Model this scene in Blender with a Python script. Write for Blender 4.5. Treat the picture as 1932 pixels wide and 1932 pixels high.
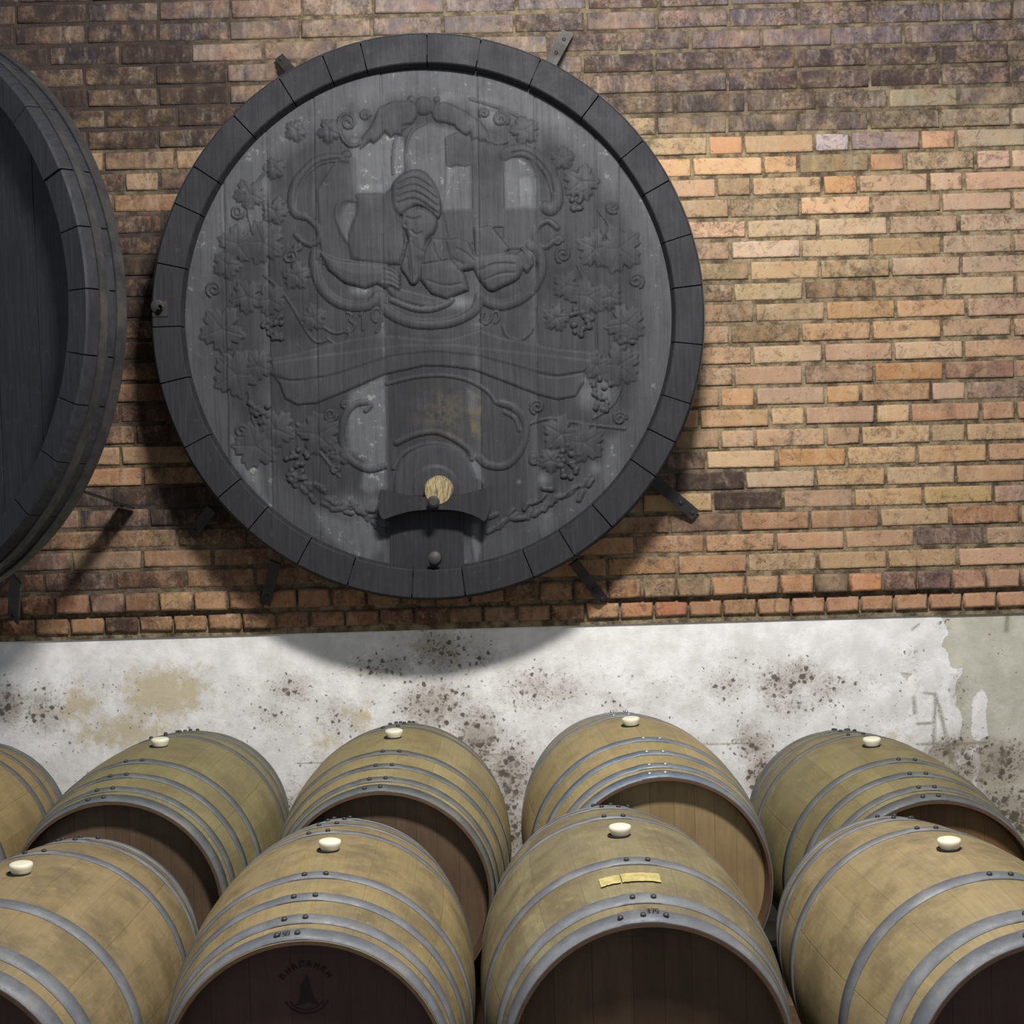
import bpy, math, random
import numpy as np
from mathutils import Vector, Matrix
for o in list(bpy.data.objects): bpy.data.objects.remove(o)
C = bpy.context.scene.collection
PI = math.pi
# ------------------------------------------------------------------ camera
CAMZ = 1.70
FPX, PITCH, ROLL, YAW = 2589.0, 0.03796, -0.02793, 0.00553
def cam_axes():
    R0 = Vector((math.cos(YAW), -math.sin(YAW), 0)); f0 = Vector((math.sin(YAW), math.cos(YAW), 0)); z = Vector((0, 0, 1))
    F = math.cos(PITCH)*f0 - math.sin(PITCH)*z
    U = math.sin(PITCH)*f0 + math.cos(PITCH)*z
    c, s = math.cos(ROLL), math.sin(ROLL)
    return R0, U, F, c*R0 + s*U, -s*R0 + c*U
R0_, U0_, F_, RR_, UU_ = cam_axes()
cd = bpy.data.cameras.new('camera'); cam = bpy.data.objects.new('camera', cd); C.objects.link(cam)
cam.matrix_world = Matrix(((RR_.x, UU_.x, -F_.x, 0), (RR_.y, UU_.y, -F_.y, 0), (RR_.z, UU_.z, -F_.z, CAMZ), (0, 0, 0, 1)))
cd.sensor_width = 36.0; cd.sensor_fit = 'HORIZONTAL'; cd.lens = FPX/1932*36; cd.clip_start = 0.05
bpy.context.scene.camera = cam
# ------------------------------------------------------------------ light
W = bpy.data.worlds.new('world'); bpy.context.scene.world = W; W.use_nodes = True
bg = W.node_tree.nodes['Background']; bg.inputs[0].default_value = (0.80, 0.88, 1.0, 1); bg.inputs[1].default_value = 0.36
def area(name, loc, target, sx, sy, power, col):
    l = bpy.data.lights.new(name, 'AREA'); l.shape = 'RECTANGLE'; l.size = sx; l.size_y = sy; l.energy = power; l.color = col
    o = bpy.data.objects.new(name, l); C.objects.link(o); o.location = loc
    o.rotation_euler = (Vector(target) - Vector(loc)).to_track_quat('-Z', 'Y').to_euler()
    return o
area('ceiling_lamp_light', (0.30, 2.15, 3.80), (0.30, 4.2, 1.0), 0.55, 0.22, 165, (1.0, 0.965, 0.92))
sv = bpy.context.scene.view_settings
sv.view_transform = 'Standard'; sv.look = 'None'; sv.gamma = 1.0; sv.use_curve_mapping = False; sv.exposure = 0.0
bpy.context.scene.display_settings.display_device = 'sRGB'

def at(px, py, Y):
    """world point on the plane y=Y seen at photo pixel (used to read sizes and places off the photo)"""
    a, b = px - 966, py - 966
    d = F_*FPX + RR_*a - UU_*b
    d = d*(Y/d.y); return Vector((d.x, d.y, d.z + CAMZ))
class Flat:
    """affine photo-pixel <-> plane y=Y"""
    def __init__(s, Y, cx, cy):
        o = at(cx, cy, Y); ex = at(cx+100, cy, Y); ey = at(cx, cy+100, Y)
        s.Y = Y; s.M = np.array([[(ex.x-o.x)/100, (ey.x-o.x)/100], [(ex.z-o.z)/100, (ey.z-o.z)/100]])
        s.o = np.array([o.x, o.z]); s.c = np.array([cx, cy]); s.I = np.linalg.inv(s.M)
    def w(s, p): return (np.asarray(p, float) - s.c) @ s.M.T + s.o
    def p(s, w): return (np.asarray(w, float) - s.o) @ s.I.T + s.c
rng = np.random.default_rng(5); random.seed(5)

# ------------------------------------------------------------------ object helpers
def tag(o, label=None, cat=None, group=None, kind=None):
    if label: o['label'] = label
    if cat: o['category'] = cat
    if group: o['group'] = group
    if kind: o['kind'] = kind
    return o
def mesh(name, V, Fc, smooth=False, attrs=None):
    me = bpy.data.meshes.new(name)
    V = np.asarray(V, dtype=np.float32)
    if isinstance(Fc, np.ndarray) and Fc.ndim == 2:
        n, k = Fc.shape
        me.vertices.add(len(V)); me.vertices.foreach_set('co', V.ravel())
        me.loops.add(n*k); me.loops.foreach_set('vertex_index', Fc.astype(np.int32).ravel())
        me.polygons.add(n); me.polygons.foreach_set('loop_start', (np.arange(n)*k).astype(np.int32))
        me.polygons.foreach_set('loop_total', np.full(n, k, dtype=np.int32))
        me.update(calc_edges=True)
    else:
        me.from_pydata([tuple(map(float, v)) for v in V], [], [tuple(int(i) for i in f) for f in Fc])
    if smooth: me.polygons.foreach_set('use_smooth', np.ones(len(me.polygons), dtype=bool))
    if attrs:
        for k, (dom, arr) in attrs.items():
            arr = np.asarray(arr, dtype=np.float32)
            if arr.ndim == 1:
                a = me.attributes.new(k, 'FLOAT', dom); a.data.foreach_set('value', arr)
            else:
                a = me.attributes.new(k, 'FLOAT_COLOR', dom)
                a.data.foreach_set('color', np.c_[arr, np.ones(len(arr))].astype(np.float32).ravel())
    me.validate()
    return me
def obj(name, me, mat=None, parent=None, loc=None):
    o = bpy.data.objects.new(name, me); C.objects.link(o)
    if mat and not me.materials: me.materials.append(mat)
    if parent: o.parent = parent
    if loc is not None: o.location = loc
    return o
def empty(name, loc, rotz=0):
    o = bpy.data.objects.new(name, None); C.objects.link(o); o.location = loc; o.rotation_euler = (0, 0, rotz)
    o.empty_display_size = 0.1; return o
class MB:
    def __init__(s): s.V = []; s.F = []
    def add(s, V, Fc):
        n = len(s.V); s.V += [tuple(v) for v in V]; s.F += [tuple(i+n for i in f) for f in Fc]
    def box(s, x0, x1, y0, y1, z0, z1, M=None):
        V = [(x, y, z) for x in (x0, x1) for y in (y0, y1) for z in (z0, z1)]
        if M is not None: V = [tuple(M @ Vector(v)) for v in V]
        s.add(V, [(0,1,3,2),(4,6,7,5),(0,4,5,1),(2,3,7,6),(0,2,6,4),(1,5,7,3)])
    def lathe(s, prof, n=48, M=None, cap0=True, cap1=True):
        """prof: (r, h) along local z"""
        V = [(r*math.cos(2*PI*i/n), r*math.sin(2*PI*i/n), h) for r, h in prof for i in range(n)]
        F = [(k*n+i, k*n+(i+1) % n, (k+1)*n+(i+1) % n, (k+1)*n+i) for k in range(len(prof)-1) for i in range(n)]
        if cap0: F.append(tuple(reversed(range(n))))
        if cap1: F.append(tuple((len(prof)-1)*n+i for i in range(n)))
        if M is not None: V = [tuple(M @ Vector(v)) for v in V]
        s.add(V, F)
    def prism(s, pts, y0, y1, M=None):
        """closed outline in (x,z), extruded along y"""
        n = len(pts); V = [(p[0], y0, p[1]) for p in pts] + [(p[0], y1, p[1]) for p in pts]
        F = [tuple(range(n)), tuple(reversed(range(n, 2*n)))] + [(i, i+n, (i+1) % n+n, (i+1) % n) for i in range(n)]
        if M is not None: V = [tuple(M @ Vector(v)) for v in V]
        s.add(V, F)
    def me(s, name, smooth=False): return mesh(name, s.V, s.F, smooth)
def autosmooth(o, ang=40):
    me = o.data; me.polygons.foreach_set('use_smooth', np.ones(len(me.polygons), dtype=bool))
    import bmesh
    bm = bmesh.new(); bm.from_mesh(me); bmesh.ops.recalc_face_normals(bm, faces=bm.faces)
    for e in bm.edges:
        if len(e.link_faces) == 2 and e.calc_face_angle(0) > math.radians(ang): e.smooth = False
    bm.to_mesh(me); bm.free(); return o

# ------------------------------------------------------------------ material helpers
class NT:
    def __init__(s, name):
        s.m = bpy.data.materials.new(name); s.m.use_nodes = True; s.t = s.m.node_tree; s.b = s.t.nodes['Principled BSDF']
    def n(s, ty, **kw):
        nd = s.t.nodes.new(ty)
        for k, v in kw.items():
            if k.startswith('i_'): nd.inputs[int(k[2:])].default_value = v
            else: setattr(nd, k, v)
        return nd
    def l(s, a, b): s.t.links.new(a, b)
    def sock(s, nd, i, v):
        if isinstance(v, bpy.types.NodeSocket): s.l(v, nd.inputs[i])
        elif v is not None: nd.inputs[i].default_value = v
    def math(s, op, a, b=None, c=None, clamp=False):
        nd = s.n('ShaderNodeMath', operation=op); nd.use_clamp = clamp
        s.sock(nd, 0, a); s.sock(nd, 1, b); s.sock(nd, 2, c); return nd.outputs[0]
    def mix(s, f, a, b, mode='MIX'):
        nd = s.n('ShaderNodeMix', data_type='RGBA', blend_type=mode); nd.clamp_factor = True
        s.sock(nd, 0, f)
        for i, v in ((6, a), (7, b)):
            if isinstance(v, bpy.types.NodeSocket): s.l(v, nd.inputs[i])
            else: nd.inputs[i].default_value = (*v[:3], 1)
        return nd.outputs[2]
    def coord(s, scale=(1, 1, 1), world=False):
        if world: src = s.n('ShaderNodeNewGeometry').outputs['Position']
        else: src = s.n('ShaderNodeTexCoord').outputs['Object']
        mp = s.n('ShaderNodeMapping'); mp.inputs['Scale'].default_value = scale; s.l(src, mp.inputs[0]); return mp.outputs[0]
    def noise(s, vec, scale=5, detail=4, rough=0.6, dist=0.0):
        nd = s.n('ShaderNodeTexNoise'); s.l(vec, nd.inputs['Vector'])
        nd.inputs['Scale'].default_value = scale; nd.inputs['Detail'].default_value = detail
        nd.inputs['Roughness'].default_value = rough; nd.inputs['Distortion'].default_value = dist
        return nd.outputs[0]
    def vor(s, vec, scale=5, feature='F1', rnd=1.0):
        nd = s.n('ShaderNodeTexVoronoi', feature=feature); s.l(vec, nd.inputs['Vector']); nd.inputs['Scale'].default_value = scale
        nd.inputs['Randomness'].default_value = rnd; return nd.outputs[0]
    def ramp(s, f, stops):
        nd = s.n('ShaderNodeMapRange'); nd.clamp = True; s.sock(nd, 0, f)
        nd.inputs[1].default_value, nd.inputs[2].default_value = stops[0], stops[1]
        nd.inputs[3].default_value = stops[2] if len(stops) > 2 else 0; nd.inputs[4].default_value = stops[3] if len(stops) > 2 else 1
        nd.interpolation_type = 'SMOOTHSTEP'; return nd.outputs[0]
    def attr(s, name, col=False):
        nd = s.n('ShaderNodeAttribute', attribute_name=name); return nd.outputs[0] if col else nd.outputs[2]
    def bump(s, h, strength=0.3, dist=0.01):
        nd = s.n('ShaderNodeBump'); nd.inputs['Strength'].default_value = strength; nd.inputs['Distance'].default_value = dist
        s.l(h, nd.inputs['Height']); s.l(nd.outputs[0], s.b.inputs['Normal'])
    def out(s, col=None, rough=0.7, metal=0.0, spec=0.3):
        if col is not None: s.sock(s.b, 'Base Color', col if isinstance(col, bpy.types.NodeSocket) else (*col[:3], 1))
        s.sock(s.b, 'Roughness', rough); s.b.inputs['Metallic'].default_value = metal
        s.b.inputs['Specular IOR Level'].default_value = spec
        return s.m
def lin(r, g, b): return tuple((c/255/12.92) if c/255 <= .04045 else ((c/255+.055)/1.055)**2.4 for c in (r, g, b))

# ------------------------------------------------------------------ materials
def mat_brick():
    s = NT('brick'); p = s.coord(world=True)
    base = s.attr('tone', True); soot = s.attr('soot'); rim = s.attr('rim')
    st = s.noise(s.coord((1, 1, .30), True), 42, 5, .7)
    n2 = s.noise(p, 16, 6, .72, .4); n3 = s.noise(p, 95, 4, .7); n4 = s.noise(p, 5.5, 5, .65); n5 = s.noise(p, 9, 5, .6, .6)
    c = s.mix(s.ramp(n5, (.40, .66, 0, .55)), base, s.mix(.55, base, lin(196, 162, 122)))
    c = s.mix(s.math('MULTIPLY', s.ramp(s.noise(p, 11.3, 4, .6), (.5, .7)), .4), c, s.mix(.5, base, lin(176, 118, 84)))
    c = s.mix(s.math('MULTIPLY', s.ramp(st, (.45, .72)), s.math('ADD', .16, s.math('MULTIPLY', soot, .30))), c, lin(205, 188, 168))
    blot = s.math('ADD', s.math('MULTIPLY', n2, .62), s.math('MULTIPLY', n3, .38))
    f = s.ramp(s.math('ADD', blot, s.math('MULTIPLY', s.math('SUBTRACT', soot, .42), .42)), (.45, .67, 0, .82))
    c = s.mix(f, c, lin(58, 48, 44))
    f2 = s.ramp(n4, (.55, .72, 0, .50)); c = s.mix(s.math('MULTIPLY', f2, s.ramp(n2, (.35, .6))), c, lin(74, 60, 54))
    v = s.vor(p, 42); sp = s.math('MULTIPLY', s.ramp(v, (.06, .18, 1, 0)), s.ramp(n4, (.45, .58)))
    c = s.mix(s.math('MULTIPLY', sp, .6), c, lin(52, 40, 38))
    gr = s.math('MULTIPLY', s.ramp(s.noise(p, 26, 6, .8, .8), (.49, .66)), s.ramp(s.noise(p, 4.2, 3, .6), (.36, .58))); c = s.mix(s.math('MULTIPLY', gr, .6), c, lin(66, 50, 44))
    # mortar smeared over the arrises
    e = s.ramp(s.math('ADD', rim, s.math('MULTIPLY', s.math('SUBTRACT', s.math('ADD', s.math('MULTIPLY', n3, .5), s.math('MULTIPLY', n2, .5)), .5), 2.6)), (.92, 1.30))
    c = s.mix(s.math('MULTIPLY', e, .65), c, s.mix(s.ramp(n5, (.35, .6)), s.mix(soot, lin(92, 80, 66), lin(58, 50, 46)), s.mix(soot, lin(138, 124, 102), lin(92, 82, 74))))
    s.bump(s.math('SUBTRACT', s.math('ADD', n3, s.math('MULTIPLY', n2, 1.2)), s.math('MULTIPLY', e, .6)), .5, .005)
    return s.out(c, .92, 0, .12)
def mat_mortar():
    s = NT('mortar'); p = s.coord(world=True); n = s.noise(p, 22, 5, .7); n2 = s.noise(p, 3, 4, .6); n3 = s.noise(p, 120, 3, .7)
    c = s.mix(s.ramp(n, (.35, .65)), lin(84, 73, 58), lin(156, 140, 112))
    c = s.mix(s.attr('soot'), c, lin(62, 54, 54))
    c = s.mix(s.ramp(n2, (.55, .75, 0, .5)), c, lin(40, 34, 32))
    s.bump(s.math('ADD', n3, n), .7, .008); return s.out(c, .95, 0, .1)
def mat_plaster():
    s = NT('old_plaster'); p = s.coord(world=True)
    white = s.attr('white'); mold = s.attr('mold'); yel = s.attr('yellow'); dark = s.attr('crack')
    n = s.noise(p, 60, 6, .75); nb = s.noise(p, 9, 5, .65); nf = s.noise(p, 160, 4, .7)
    wm = s.ramp(s.math('ADD', white, s.math('MULTIPLY', s.math('SUBTRACT', n, .5), .55)), (.47, .53))
    under = s.mix(s.ramp(nb, (.35, .7)), lin(186, 184, 168), lin(208, 204, 190))
    top = s.mix(s.ramp(nb, (.35, .7)), lin(226, 224, 221), lin(250, 249, 248)); top = s.mix(s.math('MULTIPLY', s.ramp(s.noise(p, 40, 6, .75), (.48, .72)), s.math('ADD', .1, s.math('MULTIPLY', mold, .8))), top, lin(176, 168, 156))
    yn = s.ramp(s.math('ADD', yel, s.math('MULTIPLY', s.math('SUBTRACT', s.noise(p, 25, 5, .7), .5), 1.1)), (.40, .85))
    top = s.mix(s.math('MULTIPLY', yn, .8), top, lin(196, 180, 142))
    c = s.mix(wm, under, top)
    # mould: clustered spots
    wp = s.n('ShaderNodeVectorMath', operation='MULTIPLY_ADD')
    nv = s.n('ShaderNodeTexNoise'); s.l(p, nv.inputs['Vector']); nv.inputs['Scale'].default_value = 55
    s.l(nv.outputs['Color'], wp.inputs[0]); wp.inputs[1].default_value = (.022, .022, .022); s.l(p, wp.inputs[2])
    v1 = s.vor(wp.outputs[0], 34); v2 = s.vor(wp.outputs[0], 75)
    th = s.math('MULTIPLY', mold, .52)
    m1 = s.ramp(s.math('SUBTRACT', v1, th), (-.12, .03, 1, 0)); m2 = s.ramp(s.math('SUBTRACT', v2, s.math('MULTIPLY', mold, .46)), (-.10, .02, 1, 0))
    gate = s.ramp(s.noise(p, 17, 4, .65), (.30, .52))
    m = s.math('MULTIPLY', s.math('MULTIPLY', s.math('MAXIMUM', m1, s.math('MULTIPLY', m2, .75)), gate), s.ramp(mold, (.04, .3)))
    haze = s.math('MULTIPLY', s.ramp(s.math('MULTIPLY', mold, s.math('ADD', s.noise(p, 28, 5, .75), .45)), (.25, .95)), .62)
    c = s.mix(haze, c, lin(146, 132, 116)); sm = s.math('MULTIPLY', s.ramp(s.noise(p, 52, 6, .8, .5), (.50, .64)), s.ramp(s.math('MULTIPLY', mold, s.math('ADD', s.noise(p, 10, 4, .6), .5)), (.15, .75))); c = s.mix(s.math('MULTIPLY', sm, .6), c, lin(150, 138, 118))
    c = s.mix(s.math('MULTIPLY', m, .85), c, s.mix(nb, lin(92, 80, 66), lin(66, 60, 54)))
    c = s.mix(s.math('MULTIPLY', s.math('MULTIPLY', dark, s.ramp(nf, (.3, .55, .3, 1))), .8), c, lin(130, 120, 104))
    s.bump(s.math('ADD', s.math('MULTIPLY', wm, .5), s.math('ADD', s.math('MULTIPLY', n, .5), s.math('MULTIPLY', nf, .2))), .5, .006)
    return s.out(c, .92, 0, .15)
def mat_barrel(name, A, B, dirt=.5, N=30, seed=0.0):
    s = NT(name); tc = s.n('ShaderNodeTexCoord').outputs['Object']
    sx = s.n('ShaderNodeSeparateXYZ'); s.l(tc, sx.inputs[0])
    ang = s.math('ARCTAN2', sx.outputs[0], sx.outputs[2])
    a = s.math('ADD', s.math('MULTIPLY', ang, N/(2*PI)), .3+seed)
    warp = s.math('ADD', a, s.math('MULTIPLY', s.math('SINE', s.math('MULTIPLY', a, 1.9)), .28))
    idn = s.math('FLOOR', warp); fr = s.math('FRACT', warp)
    wn = s.n('ShaderNodeTexWhiteNoise', noise_dimensions='1D'); s.l(s.math('ADD', idn, seed*7.3), wn.inputs['W'])
    cv = s.n('ShaderNodeCombineXYZ'); s.l(s.math('MULTIPLY', ang, 9), cv.inputs[0]); s.l(s.math('MULTIPLY', sx.outputs[1], 1.6), cv.inputs[1]); s.l(idn, cv.inputs[2])
    g = s.noise(cv.outputs[0], 5, 6, .7); g2 = s.noise(tc, 7+seed, 5, .65); g3 = s.noise(tc, 60, 4, .7)
    c = s.mix(wn.outputs[0], A, B); c = s.mix(s.ramp(g, (.35, .7, 0, .30)), c, tuple(x*.55 for x in A))
    c = s.mix(s.ramp(g2, (.42, .66, 0, min(1, dirt*1.35))), c, lin(100, 88, 64)); gl = s.noise(tc, 3.1, 6, .7, .5); c = s.mix(s.ramp(gl, (.5, .7, 0, dirt)), c, lin(92, 84, 66)); c = s.mix(s.ramp(s.noise(tc, 19, 6, .75), (.55, .75, 0, dirt*.8)), c, lin(176, 158, 116))
    up = s.ramp(sx.outputs[2], (.24, .36)); 
    c = s.mix(s.math('MULTIPLY', up, s.ramp(s.noise(tc, 12+seed, 5, .7), (.42, .68, 0, dirt*.9))), c, lin(110, 100, 84))
    v = s.vor(tc, 26); c = s.mix(s.math('MULTIPLY', s.ramp(v, (.05, .13, 1, 0)), s.ramp(g2, (.5, .62, 0, .5))), c, lin(70, 52, 36))
    edge = s.ramp(s.math('ABSOLUTE', s.math('SUBTRACT', fr, .5)), (.485, .499))
    c = s.mix(s.math('MULTIPLY', edge, .28), c, lin(66, 50, 34))
    s.bump(s.math('SUBTRACT', s.math('MULTIPLY', g3, .3), edge), .25, .003)
    return s.out(c, .62, 0, .35)
def mat_head(name, A, B, N=9, dirt=.5):
    s = NT(name); tc = s.n('ShaderNodeTexCoord').outputs['Object']
    sx = s.n('ShaderNodeSeparateXYZ'); s.l(tc, sx.inputs[0])
    a = s.math('MULTIPLY', s.math('ADD', sx.outputs[0], .31), N/.6); a = s.math('ADD', a, s.math('MULTIPLY', s.math('SINE', a), .25))
    idn = s.math('FLOOR', a); fr = s.math('FRACT', a)
    wn = s.n('ShaderNodeTexWhiteNoise', noise_dimensions='1D'); s.l(idn, wn.inputs['W'])
    g = s.noise(s.coord((14, 3, 1)), 5, 5, .7); g2 = s.noise(tc, 6, 4, .6)
    c = s.mix(wn.outputs[0], A, B); c = s.mix(s.ramp(g, (.35, .7, 0, .4)), c, tuple(x*.6 for x in A))
    c = s.mix(s.ramp(g2, (.45, .7, 0, dirt)), c, tuple(x*.5 for x in A))
    edge = s.ramp(s.math('ABSOLUTE', s.math('SUBTRACT', fr, .5)), (.482, .498))
    c = s.mix(s.math('MULTIPLY', edge, .6), c, tuple(x*.3 for x in A))
    s.bump(s.math('SUBTRACT', s.math('MULTIPLY', g, .2), edge), .25, .003)
    return s.out(c, .6, 0, .3)
def mat_metal(name, A, B, rust, metal=.55, rough=.48, sc=9):
    s = NT(name); tc = s.n('ShaderNodeTexCoord').outputs['Object']
    n = s.noise(tc, sc, 5, .65); n2 = s.noise(tc, 45, 4, .7)
    c = s.mix(s.ramp(n, (.35, .68)), A, B); c = s.mix(s.math('MULTIPLY', s.ramp(s.noise(tc, 16, 5, .75), (.52, .72)), .45), c, rust)
    s.bump(n2, .12, .002)
    return s.out(c, s.ramp(n2, (.3, .7, rough-.08, rough+.14)), metal, .5)
def mat_cask(name, use_attr=True, blue=1.0):
    s = NT(name); tc = s.n('ShaderNodeTexCoord').outputs['Object']
    g = s.noise(s.coord((26, 4, 1.3)), 4, 6, .7); gf = s.noise(s.coord((90, 20, 3)), 4, 4, .7); b = s.noise(tc, 5, 5, .65); b2 = s.noise(tc, 30, 5, .7)
    c = s.mix(s.ramp(g, (.3, .75)), *((lin(41, 42, 46), lin(57, 58, 62)) if use_attr else (lin(34, 35, 39), lin(49, 50, 54))))
    c = s.mix(s.ramp(b, (.45, .7, 0, .5)), c, lin(36, 37, 38))
    if use_attr:
        d = s.attr('dust')
        f = s.math('MULTIPLY', d, s.ramp(s.math('ADD', s.math('MULTIPLY', g, .6), s.math('MULTIPLY', b2, .4)), (.2, .62, .35, 1)))
        c = s.mix(f, c, lin(103, 105, 109))
        sp = s.ramp(s.math('ADD', b2, s.math('MULTIPLY', d, .12)), (.66, .72)); c = s.mix(s.math('MULTIPLY', sp, s.math('ADD', s.math('MULTIPLY', d, .8), .08)), c, lin(140, 140, 137))
        y = s.attr('yel'); c = s.mix(s.math('MULTIPLY', y, s.ramp(b2, (.4, .6))), c, lin(88, 82, 60))
    else:
        c = s.mix(s.ramp(b2, (.58, .75, 0, .5)), c, lin(66, 67, 68))
    s.bump(s.math('ADD', s.math('MULTIPLY', g, .6), s.math('MULTIPLY', gf, .5)), .35, .004)
    return s.out(c, s.ramp(b, (.3, .7, .55, .78)), 0, .25)
M = {}
M['brick'] = mat_brick(); M['mortar'] = mat_mortar(); M['plaster'] = mat_plaster()
M['cask'] = mat_cask('blackened_cask_wood'); M['cask2'] = mat_cask('blackened_stave_wood', False)
M['iron'] = mat_metal('dark_iron', lin(46, 46, 48), lin(70, 68, 66), lin(60, 46, 38), .4, .6)
M['strap'] = mat_metal('dull_strap_iron', lin(78, 76, 74), lin(108, 106, 102), lin(80, 62, 50), .3, .65)
M['hoop'] = mat_metal('galvanised_hoop', lin(98, 101, 107), lin(128, 130, 132), lin(122, 112, 88), .12, .6)
M['hoop_dull'] = mat_metal('weathered_hoop', lin(86, 90, 92), lin(112, 115, 112), lin(120, 106, 78), .1, .62)
M['hoop_blue'] = mat_metal('bluish_hoop', lin(98, 110, 126), lin(132, 138, 140), lin(130, 116, 84), .2, .5)
M['rivet'] = mat_metal('rivet_steel', lin(60, 60, 60), lin(84, 84, 84), lin(60, 50, 40), .5, .5)
M['rivet_bright'] = mat_metal('bright_rivet', lin(190, 190, 186), lin(214, 214, 210), lin(150, 140, 120), .8, .25)
s = NT('silicone_bung'); M['bung'] = s.out(s.mix(s.noise(s.coord(), 30, 3, .6), lin(232, 228, 206), lin(214, 208, 178)), .45, 0, .5)
s.b.inputs['Subsurface Weight'].default_value = .15; s.b.inputs['Subsurface Radius'].default_value = (.01, .01, .007)
s = NT('cut_wood'); M['cutwood'] = s.out(s.mix(s.ramp(s.noise(s.coord((60, 10, 6)), 6, 5, .7), (.35, .65)), lin(84, 74, 54), lin(172, 156, 116)), .8)
s = NT('black_ink'); M['ink'] = s.out(lin(34, 32, 32), .7)
s = NT('branded_wood'); M['brand'] = s.out(lin(42, 31, 29), .8)
s = NT('faded_paper'); M['paper'] = s.out(s.mix(s.ramp(s.noise(s.coord((1, 1, 1)), 45, 4, .7), (.4, .6)), lin(164, 150, 92), lin(184, 172, 118)), .8)
s = NT('concrete_floor'); M['floor'] = s.out(s.mix(s.noise(s.coord(), 4, 6, .65), lin(104, 98, 90), lin(138, 130, 120)), .85)
s = NT('rack_timber'); M['timber'] = s.out(s.mix(s.noise(s.coord((2, 18, 18)), 4, 5, .65), lin(92, 72, 50), lin(126, 102, 72)), .8)
s = NT('chime_wood'); M['chime'] = s.out(s.mix(s.noise(s.coord(), 30, 5, .7), lin(70, 52, 40), lin(104, 80, 58)), .8)
s = NT('dark_hole'); M['hole'] = s.out(lin(30, 24, 20), .95)

# ------------------------------------------------------------------ the room: floor and back wall
WY = 4.87
fb = MB(); fb.box(-4, 4, -1.2, 5.1, -.1, 0); tag(obj('floor', fb.me('floor'), M['floor']), kind='structure')

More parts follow.
